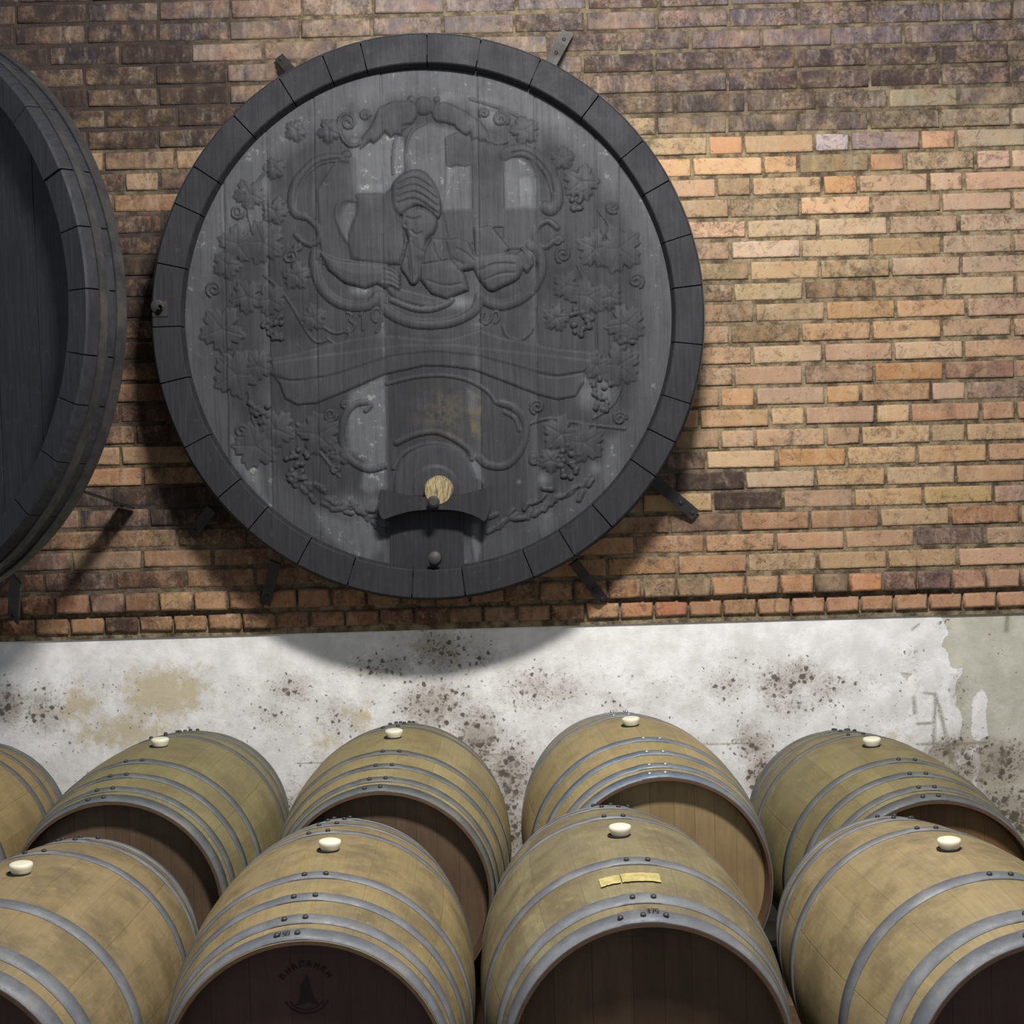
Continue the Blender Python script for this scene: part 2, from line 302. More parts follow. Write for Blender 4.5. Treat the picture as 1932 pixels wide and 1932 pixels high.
FW = Flat(WY, 966, 700)
S_ = [  # brick colours as lit, light and shade kept in them (pixel, sRGB)
 (30,30,88,74,76),(150,60,80,70,72),(300,60,82,74,76),(450,40,108,96,94),(600,20,150,134,120),(570,10,190,140,100),(800,20,140,126,120),(1000,50,132,120,112),(1200,50,112,100,98),(1400,60,118,104,104),(1600,40,122,108,108),(1850,60,122,108,106),
 (60,150,72,64,66),(300,150,70,62,64),(500,120,116,102,96),(480,90,150,126,108),(200,210,62,56,56),(350,230,66,58,58),(1120,100,120,106,98),(1250,150,104,92,92),(1500,120,100,86,90),(1750,140,92,80,84),(1880,150,108,94,96),(1850,200,126,114,98),(1300,215,96,88,80),(1550,215,112,98,84),(1740,182,170,154,120),(1700,225,138,124,100),(1440,225,98,88,78),(1880,225,160,140,112),
 (185,300,170,130,98),(180,262,70,60,56),(260,262,66,56,54),(340,262,74,64,60),(240,310,104,84,72),(300,310,176,138,104),(360,300,178,144,106),(225,350,92,74,66),(265,345,176,146,112),(310,350,92,74,66),(240,385,160,126,94),(290,385,168,128,94),(330,385,88,68,62),(260,430,80,64,58),(260,520,62,52,50),(270,600,76,56,52),(265,640,104,72,62),(250,690,128,88,72),(250,740,132,94,74),(250,790,120,88,78),(240,860,176,138,102),(230,900,180,132,94),(240,945,76,70,74),(330,945,60,54,56),(200,985,82,72,74),(260,985,84,72,74),(150,985,158,118,98),(200,1020,162,124,92),(280,1020,160,126,94),(170,1060,168,136,108),(280,1060,166,126,92),(390,1060,150,110,86),(100,1095,112,84,80),(250,1095,128,92,72),(330,1090,168,128,88),(430,1090,150,110,82),(60,1130,172,112,80),(110,1130,168,110,80),(180,1130,128,96,88),(250,1130,160,116,84),(330,1130,184,144,100),(450,1130,176,124,86),
 (60,1170,176,124,86),(150,1170,178,126,86),(230,1175,120,86,70),(330,1170,184,136,94),(450,1170,180,132,90),(600,1150,170,118,84),(800,1150,150,104,80),(1000,1150,160,118,86),(900,1160,150,110,84),
 (1240,270,206,176,128),(1300,270,200,172,126),(1368,268,232,166,116),(1460,262,214,170,122),(1490,265,180,150,112),(1565,258,200,186,182),(1625,258,190,166,160),(1680,255,146,126,116),(1770,250,216,158,116),(1850,248,192,170,136),(1920,245,200,174,140),
 (1260,318,230,178,126),(1370,312,226,178,126),(1465,308,216,164,112),(1575,305,158,136,98),(1675,300,208,156,114),(1770,295,190,160,120),(1880,290,226,182,148),
 (1300,350,222,174,132),(1400,352,182,150,108),(1470,345,216,176,128),(1580,345,212,154,102),(1640,340,196,160,120),(1720,338,216,172,136),(1785,335,216,176,138),(1890,330,226,176,138),
 (1320,392,180,148,110),(1440,392,176,150,112),(1570,385,226,178,132),(1700,380,196,160,122),(1840,375,220,178,142),(1310,430,224,178,138),(1400,432,190,160,122),(1480,430,212,180,138),(1610,424,210,178,138),(1740,420,192,158,124),(1870,412,206,172,140),
 (1350,470,182,146,112),(1440,470,216,182,146),(1570,466,212,178,134),(1700,462,194,156,110),(1840,455,198,166,132),(1370,510,156,134,96),(1480,510,200,164,118),(1610,506,200,168,120),(1740,500,190,160,126),(1880,495,190,158,126),
 (1360,550,150,128,96),(1450,550,184,158,116),(1585,548,148,118,86),(1710,545,186,152,114),(1850,540,204,174,134),(1370,590,160,132,98),(1490,590,180,150,110),(1620,588,188,146,98),(1750,585,216,166,120),(1890,580,200,160,128),
 (1350,635,176,144,112),(1450,630,150,122,84),(1580,626,204,158,112),(1720,622,214,168,120),(1850,616,190,152,116),(1370,672,190,152,112),(1490,670,200,166,126),(1620,666,196,154,120),(1750,660,212,174,134),(1880,655,206,162,122),
 (1350,712,186,152,112),(1450,712,196,154,118),(1580,708,180,142,110),(1720,702,188,136,88),(1850,698,160,120,96),(1335,755,182,144,106),(1392,750,210,158,106),(1490,748,196,160,126),(1590,745,214,162,108),(1690,742,182,140,100),(1790,736,196,158,126),(1880,730,156,126,108),
 (1390,790,204,160,112),(1490,788,206,168,122),(1590,784,190,148,116),(1690,780,212,174,128),(1790,776,186,136,102),(1890,775,186,140,104),(1330,830,176,138,102),(1392,828,206,168,128),(1490,826,202,162,122),(1590,822,196,156,118),(1690,818,216,176,126),(1790,815,192,160,116),(1880,812,212,170,124),
 (1400,868,208,172,128),(1530,862,198,146,92),(1660,858,210,170,122),(1800,850,206,160,110),(1900,850,200,150,112),(1330,905,90,72,74),(1380,905,100,84,74),(1470,900,212,178,138),(1600,895,206,166,116),(1740,890,196,164,122),(1830,890,150,116,90),(1900,890,200,154,112),
 (1320,940,206,168,116),(1410,945,104,86,76),(1530,940,184,148,116),(1690,935,204,160,112),(1810,930,206,168,110),(1910,930,176,136,112),(1350,985,116,92,76),(1450,980,178,128,92),(1600,978,176,132,98),(1730,972,186,152,112),(1870,968,182,130,90),
 (1310,1028,184,136,98),(1400,1022,190,146,104),(1530,1018,194,146,108),(1670,1012,196,152,114),(1780,1008,130,104,92),(1835,1002,92,76,80),(1900,1005,176,146,114),(1240,1065,190,142,96),(1350,1060,186,136,96),(1480,1055,184,150,108),(1600,1050,186,150,106),(1750,1045,196,156,110),(1880,1040,204,158,126),
 (1180,1110,178,126,84),(1230,1110,156,124,92),(1310,1110,150,124,92),(1375,1105,190,138,98),(1440,1102,184,140,102),(1505,1100,198,142,98),(1570,1098,130,108,84),(1630,1095,210,142,96),(1700,1092,150,110,96),(1760,1088,130,96,96),(1820,1085,190,138,108),(1890,1082,200,152,116),
 (1150,1150,196,146,100),(1260,1150,186,116,82),(1400,1148,184,138,96),(1550,1142,196,142,106),(1650,1140,194,138,98),(1800,1130,204,150,110),(1900,1128,200,144,108)]
SA = np.array(S_, float)
def brick_tone(px, py):
    d = (SA[:, 0]-px)**2 + ((SA[:, 1]-py)*2.8)**2; w = 1/(d+250)**2.8; w /= w.sum()
    return (SA[:, 2:].T @ w)*np.array([.985, 1.0, 1.03])
def srgb2lin(c):
    c = np.asarray(c)/255; return np.where(c <= .04045, c/12.92, ((c+.055)/1.055)**2.4)
XL, XR = -3.3, 3.3
rows = {}   # joints read off the photo: row -> (kind, list of joint px on the right)
SJ = {1: ('S', 1413), 2: ('S', 1332), 3: ('S', 1398), 4: ('S', 1347), 5: ('S', 1408), 6: ('S', 1334), 7: ('A', 1360, 1425), 8: ('A', 1454, 1520),
      9: ('A', 1359, 1423), 10: ('S', 1384), 11: ('S', 1420), 12: ('S', 1378), 13: ('S', 1424), 14: ('S', 1383), 15: ('S', 1413), 16: ('S', 1377),
      17: ('S', 1408), 18: ('S', 1375), 19: ('A', 1350, 1418), 20: ('A', 1438, 1507), 21: ('A', 1334, 1401), 22: ('S', 1370), 23: ('S', 1405),
      24: ('S', 1370), 25: ('S', 1365), 26: ('S', 1300), 27: ('S', 1370), 28: ('S', 1240)}
JX = .25; RP = .0738
def row_joints(r, zc):
    k = SJ.get(r, ('S', 1300 + (r*67) % 133))
    py = FW.p((0.7, zc))[1]; x0 = FW.w((k[1], py))[0]
    if k[0] == 'S':
        i0 = int(math.floor((XL-x0)/JX)); return [x0 + JX*i for i in range(i0, i0+int((XR-XL)/JX)+3)]
    x1 = FW.w((k[2], py))[0]; P = JX*1.5; js = []
    for i in range(-12, 10): js += [x0 + P*i, x0 + P*i + JX*.5]
    return sorted(j for j in js if XL-.3 < j < XR+.3)
BV, BF, BT, BS, BE = [], [], [], [], []
def brick(x0, x1, z0, z1, y, depth=.05, rnd=.0028, tone=None):
    j = lambda a=.0016: random.uniform(-a, a)
    yy = y + random.uniform(-.003, .003); c = rnd
    fr = [(x0+c, z0+c), (x1-c, z0+c), (x1-c, z1-c), (x0+c, z1-c)]; md = [(x0, z0), (x1, z0), (x1, z1), (x0, z1)]
    # front face is a small grid with rounded corners for an uneven edge
    n = len(BV); J = [(j(), j()) for _ in range(4)]; q = .011
    iq = [(x0+q, z0+q), (x1-q, z0+q), (x1-q, z1-q), (x0+q, z1-q)]
    for (a, b), (ja, jb) in zip(fr, J): BV.append((a+ja, yy, b+jb))
    for (a, b), (ja, jb) in zip(md, J): BV.append((a+ja, yy+c, b+jb))
    for (a, b) in md: BV.append((a, yy+depth, b))
    for (a, b) in iq: BV.append((a, yy, b))
    F = [(12,13,14,15),(0,1,13,12),(1,2,14,13),(2,3,15,14),(3,0,12,15),(0,4,5,1),(1,5,6,2),(2,6,7,3),(3,7,4,0),(4,8,9,5),(5,9,10,6),(6,10,11,7),(7,11,8,4)]
    for f in F: BF.append(tuple(i+n for i in f))
    BE.extend([1.0]*4+[1.2]*4+[1.3]*4+[0.0]*4)
    p = FW.p(((x0+x1)/2, (z0+z1)/2))
    t = tone if tone is not None else brick_tone(p[0], p[1])
    t = t*(1+random.uniform(-.05, .05)); lm = t.mean(); t = t + (lm-t)*.10*np.array([1, 1, .4])
    lum = t.mean(); soot = float(np.clip((150-lum)/90, 0, 1))*.48 + random.uniform(0, .42)
    for _ in range(16): BT.append(srgb2lin(np.clip(t, 20, 245))*np.array([.75, .755, .80])*(1+.10*float(np.clip((p[1]-800)/250, 0, 1)))*(.78+.20*float(np.clip((lum-80)/60, 0, 1)))); BS.append(soot)  # tone painted lighter toward the lower courses in place of more light
zb = -.42 + CAMZ
for r in range(1, 36):
    z0 = zb + RP*(r-1); z1 = z0 + RP - .0135
    js = row_joints(r, z0+.03)
    for a, b in zip(js[:-1], js[1:]):
        g = .0055
        brick(a+g+random.uniform(-.001, .001), b-g, z0+random.uniform(-.0012, .0012), z1+random.uniform(-.0012, .0012), WY)
me = mesh('brickwork', BV, np.array(BF), attrs={'tone': ('POINT', np.array(BT)), 'soot': ('POINT', np.array(BS)), 'rim': ('POINT', np.array(BE))})
# mortar backing with soot attribute, a bed a little behind the brick faces
nx, nz = 160, 70; gx = np.linspace(XL, XR, nx); gz = np.linspace(-.50+CAMZ, zb+RP*35, nz)
XX, ZZ = np.meshgrid(gx, gz); V = np.c_[XX.ravel(), np.full(XX.size, WY+.005), ZZ.ravel()]
idx = np.arange(nx*nz).reshape(nz, nx); Fq = np.c_[idx[:-1, :-1].ravel(), idx[:-1, 1:].ravel(), idx[1:, 1:].ravel(), idx[1:, :-1].ravel()]
pp = FW.p(np.c_[XX.ravel(), ZZ.ravel()]); ms = np.array([np.clip((165-brick_tone(a, b).mean())/85, 0, 1) for a, b in pp])*(.55+.35*np.clip((560-pp[:, 0])/120, 0, 1))
wall = obj('wall_back', mesh('wall_back', V, Fq, attrs={'soot': ('POINT', ms)}), M['mortar']); tag(wall, kind='structure')
obj('brickwork', me, M['brick'], wall)
# corbelled ledge: two header courses, the upper one oversailing the lower
BV, BF, BT, BS, BE = [], [], [], [], []
def header_course(z0, z1, y, j0):
    x0 = FW.w((j0, 1110))[0]; k = int((XL-x0)/.1228)-1; x = x0 + k*.1228
    while x < XR:
        brick(x+.0045, x+.1183, z0+random.uniform(-.001, .001), z1+random.uniform(-.001, .001), y, .07, .007); x += .1228
header_course(-.503+CAMZ, -.437+CAMZ, WY-.012, 1344)
header_course(-.576+CAMZ, -.520+CAMZ, WY+.012, 1367)
obj('brick_ledge', mesh('brick_ledge', BV, np.array(BF), attrs={'tone': ('POINT', np.array(BT)), 'soot': ('POINT', np.array(BS)), 'rim': ('POINT', np.array(BE))}), M['brick'], wall)
lb = MB(); lb.box(XL, XR, WY+.030, WY+.1, -.60+CAMZ, -.43+CAMZ); o = obj('ledge_mortar', lb.me('ledge_mortar'), M['mortar'], wall)
# plaster below
PY = WY+.042; FP = Flat(PY, 966, 1400)
nx, nz = 860, 235; gx = np.linspace(XL, XR, nx); gz = np.linspace(.15, -.574+CAMZ, nz)
XX, ZZ = np.meshgrid(gx, gz); P = FP.p(np.c_[XX.ravel(), ZZ.ravel()]); px, py = P[:, 0], P[:, 1]
def sdpoly(x, y, pts):
    pts = np.asarray(pts, float); d = np.full(x.shape, 1e9); ins = np.zeros(x.shape, bool); n = len(pts)
    for i in range(n):
        a = pts[i]; b = pts[(i+1) % n]; e = b-a; wx = x-a[0]; wy = y-a[1]
        t = np.clip((wx*e[0]+wy*e[1])/(e@e+1e-9), 0, 1); d = np.minimum(d, (wx-e[0]*t)**2+(wy-e[1]*t)**2)
        c = ((a[1] <= y) != (b[1] <= y)) & (x < a[0]+(y-a[1])*e[0]/(e[1] if abs(e[1]) > 1e-9 else 1e-9)); ins ^= c
    d = np.sqrt(d); return np.where(ins, d, -d)
def sdline(x, y, pts):
    pts = np.asarray(pts, float); d = np.full(x.shape, 1e9)
    for a, b in zip(pts[:-1], pts[1:]):
        e = b-a; wx = x-a[0]; wy = y-a[1]; t = np.clip((wx*e[0]+wy*e[1])/(e@e+1e-9), 0, 1)
        d = np.minimum(d, (wx-e[0]*t)**2+(wy-e[1]*t)**2)
    return np.sqrt(d)
wp = [(-600, 1100), (1770, 1100), (1773, 1163), (1784, 1182), (1788, 1197), (1781, 1205), (1775, 1220), (1790, 1231), (1788, 1240), (1794, 1259), (1803, 1262), (1815, 1259), (1817, 1270), (1805, 1285), (1802, 1300), (1806, 1318), (1803, 1330), (1814, 1344), (1818, 1358), (1812, 1389), (1800, 1406), (1761, 1408), (1740, 1440), (1700, 1560), (-600, 1620)]
wp2 = [(1849, 1302), (1856, 1302), (1864, 1320), (1862, 1345), (1862, 1359), (1866, 1389), (1850, 1398), (1838, 1396), (1833, 1382), (1834, 1350), (1835, 1318)]
wp3 = [(1800, 1420), (1850, 1400), (1856, 1440), (1846, 1500), (1834, 1500), (1836, 1440), (1806, 1450)]
sd = np.maximum(np.maximum(sdpoly(px, py, wp), sdpoly(px, py, wp2)), sdpoly(px, py, wp3)-3)
tri = sdpoly(px, py, [(1696, 1268), (1720, 1271), (1711, 1285)]); sd = np.minimum(sd, -tri)
white = np.clip(.5+sd/22, 0, 1)
def blobs(L):
    v = np.zeros(px.shape)
    for (cx, cy, rx, ry, a) in L: v = np.maximum(v, a*np.exp(-(((px-cx)/rx)**2+((py-cy)/ry)**2)))
    return v
mold = blobs([(20, 1330, 40, 50, .95), (80, 1340, 60, 60, .8), (150, 1280, 60, 30, .4), (550, 1300, 70, 40, .7), (520, 1350, 70, 40, .6), (640, 1350, 60, 60, .6), (600, 1430, 80, 40, .5), (560, 1520, 60, 60, .7),
   (720, 1260, 90, 40, .7), (830, 1230, 80, 50, .85), (900, 1240, 60, 40, .6), (820, 1330, 90, 70, .85), (900, 1400, 60, 90, 1.0), (960, 1470, 60, 90, 1.05), (950, 1560, 50, 90, 1.05), (1000, 1300, 90, 60, .7), (1060, 1300, 60, 60, .6), (860, 1480, 60, 80, .7),
   (1370, 1290, 70, 50, .6), (1470, 1290, 60, 50, .85), (1510, 1270, 60, 40, .8), (1560, 1300, 60, 50, .7), (1490, 1330, 70, 40, .65), (1420, 1400, 50, 50, .85), (1440, 1460, 40, 60, 1.0), (1620, 1290, 60, 40, .4), (1240, 1290, 60, 40, .35), (1260, 1380, 60, 40, .3),
   (1800, 1415, 70, 34, 1.0), (1880, 1440, 110, 55, 1.1), (1900, 1540, 90, 70, 1.1), (1720, 1240, 40, 40, .5), (1400, 1240, 60, 30, .45), (1780, 1180, 30, 20, .5), (1800, 1500, 70, 50, .9), (1870, 1200, 18, 30, .5), (1890, 1230, 30, 30, .4), (1900, 1330, 70, 70, .35), (1805, 1300, 25, 60, .6), (300, 1400, 200, 60, .3), (1160, 1330, 60, 50, .45)])
mold = np.maximum(mold, .30*np.clip((py-1215)/60, 0, 1))
yel = blobs([(150, 1330, 60, 60, .8), (310, 1310, 110, 70, .95), (380, 1260, 60, 30, .6), (240, 1380, 160, 50, .8), (680, 1350, 60, 60, .7), (620, 1400, 80, 40, .6), (800, 1220, 60, 30, .55), (780, 1340, 80, 60, .5), (1200, 1290, 80, 40, .35), (1690, 1390, 60, 30, .6), (450, 1330, 80, 60, .45)])
crk = np.zeros(px.shape)
for L, w in (([(1764, 1310), (1772, 1335), (1780, 1365), (1790, 1405), (1797, 1436)], 4.5), ([(1764, 1312), (1763, 1403)], 3.2), ([(1742, 1307), (1760, 1309), (1766, 1316)], 2.4), ([(1731, 1365), (1762, 1364)], 3), ([(1724, 1316), (1726, 1345)], 4),
             ([(1720, 1188), (1733, 1177)], 2.2), ([(1730, 1404), (1860, 1402)], 2.5), ([(1310, 1404), (1420, 1402)], 1.5), ([(560, 1440), (640, 1438)], 1.5), ([(900, 1424), (985, 1422)], 1.5), ([(1899, 1165), (1898, 1190)], 5)):
    crk = np.maximum(crk, np.clip(1.35-sdline(px, py, L)/w, 0, 1))
idx = np.arange(nx*nz).reshape(nz, nx); Fq = np.c_[idx[:-1, :-1].ravel(), idx[:-1, 1:].ravel(), idx[1:, 1:].ravel(), idx[1:, :-1].ravel()]
V = np.c_[XX.ravel(), PY - .0035*white, ZZ.ravel()]
obj('plaster', mesh('plaster', V, Fq, attrs={'white': ('POINT', white), 'mold': ('POINT', mold), 'yellow': ('POINT', yel), 'crack': ('POINT', crk)}), M['plaster'], wall)
lb = MB(); lb.box(XL, XR, PY, PY+.1, -.02, .152); lb.box(XL, XR, PY+.02, PY+.12, .1, 1.0)
obj('plaster_base', lb.me('plaster_base'), M['plaster'], wall)

# ------------------------------------------------------------------ barriques
R_, RH_, L_ = .35, .2986, .95
def prof(t): return RH_ + (R_-RH_)*(1-(2*t/L_)**2)
def shell_me():
    n = 128; P = []
    ts = np.linspace(-L_/2, L_/2, 33)
    P.append((.282, -.436)); P.append((.2858, -.4735)); P.append((.2868, -.475)); P.append((.2945, -.475))
    for t in ts: P.append((prof(t)-.0035, t))
    P.append((.2945, .475)); P.append((.2868, .475)); P.append((.2858, .4735)); P.append((.282, .436))
    a = np.arange(n)*2*PI/n; V = []; F = []
    for r, t in P:
        for k in a: V.append((r*math.sin(k), t, r*math.cos(k)))
    m = len(P)
    for k in range(m-1):
        for i in range(n): F.append((k*n+i, (k+1)*n+i, (k+1)*n+(i+1) % n, k*n+(i+1) % n))
    me = mesh('barrel_staves', V, np.array(F), smooth=True)
    sm = np.ones(len(F), dtype=bool); mi = np.zeros(len(F), dtype=np.int32)
    for k in list(range(3))+list(range(m-4, m-1)): sm[k*n:(k+1)*n] = False; mi[k*n:(k+1)*n] = 1
    me.polygons.foreach_set('use_smooth', sm); me.materials.append(None); me.materials.append(None); me.polygons.foreach_set('material_index', mi)
    return me
def hoop_me(t0, w, lap=(-.17, .13)):
    n = 160; V = []; F = []
    for i in range(n):
        k = 2*PI*i/n; kk = (k+PI) % (2*PI)-PI; e = .0018 if lap[0] < kk < lap[1] else 0
        for (tt, dr) in ((t0-w/2, -.0038), (t0-w/2, .0), (t0+w/2, .0), (t0+w/2, -.0038)):
            tt2 = tt; r = prof(max(-L_/2, min(L_/2, tt))) + dr + (e if dr == 0 else 0)
            if dr == 0: r -= .0018
            V.append((r*math.sin(k), tt2, r*math.cos(k)))
    for i in range(n):
        j = (i+1) % n
        for q in range(4): F.append((i*4+q, i*4+(q+1) % 4, j*4+(q+1) % 4, j*4+q))
    return mesh('hoop', V, np.array(F))
def disk_me(r, y, th, n=96):
    b = MB(); b.lathe([(r, -th/2), (r, th/2)], n, Matrix.Translation((0, y, 0)) @ Matrix.Rotation(PI/2, 4, 'X')); return b.me('head')
SH = shell_me(); HF = disk_me(.2822, -.431, .014); HB = disk_me(.2822, .431, .014)
rb = MB(); rb.lathe([(.0062, -.003), (.0062, .001), (.0052, .0028), (.003, .004), (.0008, .0043)], 14); RV = rb.me('rivet', True)
bb = MB(); bb.lathe([(.018, -.012), (.0215, .002), (.0262, .013), (.0268, .018), (.0258, .0222), (.021, .0240), (.010, .0246), (.001, .0246)], 40); BG = bb.me('bung', True)
hb = MB(); hb.lathe([(.0265, -.004), (.0265, .0012), (.0225, .0018)], 32); HO = hb.me('bung_hole')
H4 = [(-.455, .040), (-.400, .030), (-.305, .032), (-.185, .036)]
H3 = [(-.452, .046), (-.378, .042), (-.190, .040)]
hoop_cache = {}
SURF = lambda t, a, e=0: Vector(((prof(t)+e)*math.sin(a), t, (prof(t)+e)*math.cos(a)))
def surf_rot(t, a):
    dr = -(R_-RH_)*8*t/L_**2; n = Vector((math.sin(a), -dr, math.cos(a))).normalized()
    return n.to_track_quat('Z', 'Y').to_euler()
def wrap_me(name, pts_faces, t0, a0, e):
    V, F = pts_faces; r = prof(t0)
    return mesh(name, [tuple(SURF(t0+y, a0+x/r, e)) for x, y in V], F)
def barrel(name, pos, w, sc, hoops, staves, head, hoopm, label, a_b=0, lap0=0.02, rivets=M['rivet'], group='oak barrels lying in two rows', chime=M['chime']):
    t = empty('wine_barrel', (pos[0], pos[1], pos[2]+CAMZ), w)
    # fitted yaw turns the front end; matches Rz(w)
    t.scale = (sc, sc, sc); tag(t, label, 'barrel', group)
    me = SH.copy(); me.materials[0] = staves; me.materials[1] = chime; obj('staves', me, None, t)
    me = HF.copy(); me.materials.append(head); obj('head', me, None, t)
    me = HB.copy(); me.materials.append(head); obj('head', me, None, t)
    for sgn in (-1, 1):
        for i, (h, wd) in enumerate(hoops):
            lp = lap0 + (.03*i-.04)*(1 if sgn < 0 else -1)
            o = obj('hoop', hoop_me(-sgn*h if sgn > 0 else h, wd, (lp-.17, lp+.13)), hoopm, t)
            tt = (h if sgn < 0 else -h); nr = 3 if (i == 0 and wd > .042) else 2
            for k in range(nr):
                a = lp + (k-(nr-1)/2)*(.155 if nr == 3 else .14) - .01
                q = obj('rivet', RV, None, o, SURF(tt, a, .0025)); q.rotation_euler = surf_rot(tt, a)
                if not RV.materials: RV.materials.append(rivets)
                q.material_slots[0].link = 'OBJECT'; q.material_slots[0].material = rivets
    o = obj('bung', BG, M['bung'], t, SURF(0, a_b, -.0035)); o.rotation_euler = surf_rot(0, a_b)
    tag(o, 'off-white silicone bung'); q = obj('bung_hole', HO, M['hole'], t, SURF(-.003, a_b-.012, -.003)); q.rotation_euler = surf_rot(0, a_b)
    return t
WT = [mat_barrel('oak_%s' % n, lin(*A), lin(*B), d, 30, s_) for n, A, B, d, s_ in (
    ('yellow_clean', (142, 129, 88), (153, 140, 99), .30, .0), ('green_tan', (126, 118, 81), (138, 129, 90), .35, .21), ('honey', (149, 133, 91), (162, 144, 104), .28, .43),
    ('olive', (122, 113, 77), (136, 126, 86), .45, .17), ('worn_tan', (136, 118, 84), (149, 131, 95), .5, .62), ('worn_honey', (136, 120, 82), (151, 133, 93), .55, .34),
    ('grey_oak', (120, 111, 82), (136, 126, 93), .6, .73), ('pale_tan', (142, 126, 90), (153, 136, 100), .45, .51), ('left_honey', (140, 120, 79), (151, 131, 90), .3, .12))]
HD = {n: mat_head('head_'+n, lin(*A), lin(*B), 9, d) for n, A, B, d in (('brown', (100, 82, 64), (112, 92, 72), .4), ('tan', (146, 124, 88), (162, 138, 100), .3), ('wine', (66, 48, 44), (74, 54, 48), .4), ('dark', (70, 54, 40), (84, 66, 48), .5), ('umber', (116, 86, 54), (130, 98, 62), .4))}
KB = 1.025
def bk(x, y, z): return (x*KB, y*KB, z*KB)
barrel('B0', bk(-1.80, 4.12, -1.192), -.02, KB, H4, WT[8], HD['brown'], M['hoop_dull'], 'oak barrel cut off by the left edge, back row against the plaster wall', .0)
barrel('B1', bk(-1.0659, 4.1354, -1.1826), -.0304, KB, H4, WT[1], HD['brown'], M['hoop_dull'], 'greenish tan oak barrel in back row, below the yellow stain on the plaster', .01, -.10)
barrel('B2', bk(-.3537, 4.1354, -1.1768), -.0063, KB, H4, WT[0], HD['brown'], M['hoop_dull'], 'yellowish oak barrel in back row with evenly spaced grey hoops, below the carved cask', .0, -.02)
barrel('B3', bk(.3753, 4.122, -1.1581), .0575, KB, H4, WT[2], HD['tan'], M['hoop_blue'], 'honey coloured oak barrel in back row with clean pale wooden head and bright rivets', -.03, .02, M['rivet_bright'])
barrel('B4', bk(1.1055, 4.0998, -1.2364), .0499, KB, H4, WT[3], HD['umber'], M['hoop_dull'], 'olive tan oak barrel in back row, rightmost, beside the peeling plaster', -.05, .03, M['rivet'])
f1 = barrel('F1', (-1.1581, 3.1667, -1.2743), -.0365, 1, H3, WT[4], HD['wine'], M['hoop'], 'worn tan oak barrel in front row, cut off by the left edge', .03, -.06)
f2 = barrel('F2', (-.4475, 3.2303, -1.2595), .0198, 1, [(-.4525, .040), (-.392, .036), (-.295, .034), (-.180, .036)], WT[5], HD['wine'], M['hoop'], 'front row oak barrel with dark wine-red head bearing a faint branded emblem', .03, -.05)
f3 = barrel('F3', (.2579, 3.2401, -1.2476), .0228, 1, H3, WT[6], HD['dark'], M['hoop'], 'greyish oak barrel in front row with torn yellow paper label on top', -.01, .03)
f4 = barrel('F4', (1.0212, 3.1372, -1.2726), .0801, 1, H3, WT[7], HD['wine'], M['hoop'], 'pale tan oak barrel in front row, rightmost, cut off by the right edge', -.04, .05)
# paper label, pencilled cask numbers and the burnt emblem
def strip(w, h, n=14, rag=.0):
    V = []; F = []
    for i in range(n+1):
        x = -w/2 + w*i/n; e = random.uniform(-rag, rag)
        V += [(x, -h/2+random.uniform(-rag, rag)), (x, h/2+e)]
        if i: F.append((2*i-2, 2*i, 2*i+1, 2*i-1))
    return V, F
obj('paper_label', wrap_me('paper_label', strip(.085, .042, 16, .0012), -.282, .012+.02, .0002), M['paper'], f3)
obj('paper_label', wrap_me('paper_label', strip(.045, .040, 10, .002), -.284, -.175, .0002), M['paper'], f3)
SEG = {'0': [(0, 0, 0, 2), (0, 2, 1, 2), (1, 2, 1, 0), (1, 0, 0, 0)], '1': [(.5, 0, .5, 2), (.5, 2, .2, 1.6)], '2': [(0, 1.7, .5, 2), (.5, 2, 1, 1.5), (1, 1.5, 0, 0), (0, 0, 1, 0)],
       '3': [(0, 2, .9, 2), (.9, 2, .4, 1.1), (.4, 1.1, 1, .6), (1, .6, .6, 0), (.6, 0, 0, .2)], '5': [(1, 2, .1, 2), (.1, 2, 0, 1.1), (0, 1.1, .8, 1.1), (.8, 1.1, 1, .5), (1, .5, .6, 0), (.6, 0, 0, .1)],
       '7': [(0, 2, 1, 2), (1, 2, .4, 0)], '9': [(1, 1.1, .3, 1), (.3, 1, 0, 1.5), (0, 1.5, .4, 2), (.4, 2, 1, 1.8), (1, 1.8, 1, .8), (1, .8, .5, 0)]}
def digits(txt, h, lw):
    V = []; F = []; x0 = -len(txt)*h*.36
    for ch in txt:
        for (a, b, c, d) in SEG.get(ch, []):
            p = Vector((x0+a*h*.5, (b-1)*h/2)); q = Vector((x0+c*h*.5, (d-1)*h/2)); u = (q-p).normalized(); nrm = Vector((-u.y, u.x))*lw/2; p -= u*lw*.4; q += u*lw*.4
            n = len(V); V += [tuple(p+nrm), tuple(p-nrm), tuple(q-nrm), tuple(q+nrm)]; F.append((n, n+1, n+2, n+3))
        x0 += h*.72
    return V, F
obj('cask_number', wrap_me('cask_number', digits('375', .012, .0026), -.438, .055, .0034), M['ink'], f3)
obj('cask_number', wrap_me('cask_number', digits('150', .011, .0022), -.452, -.115, .0034), M['ink'], f2)
eb = MB()
def emb(pts, y=-.4395): eb.prism([(a, b) for a, b in pts], y, y+.003)
cx, cz = .003, .182
emb([(cx-.022, cz-.034), (cx-.012, cz-.018), (cx-.013, cz+.004), (cx-.004, cz+.018), (cx+.001, cz+.030), (cx+.007, cz+.016), (cx+.010, cz-.002), (cx+.014, cz-.016), (cx+.026, cz-.036), (cx+.006, cz-.028), (cx-.004, cz-.030)])
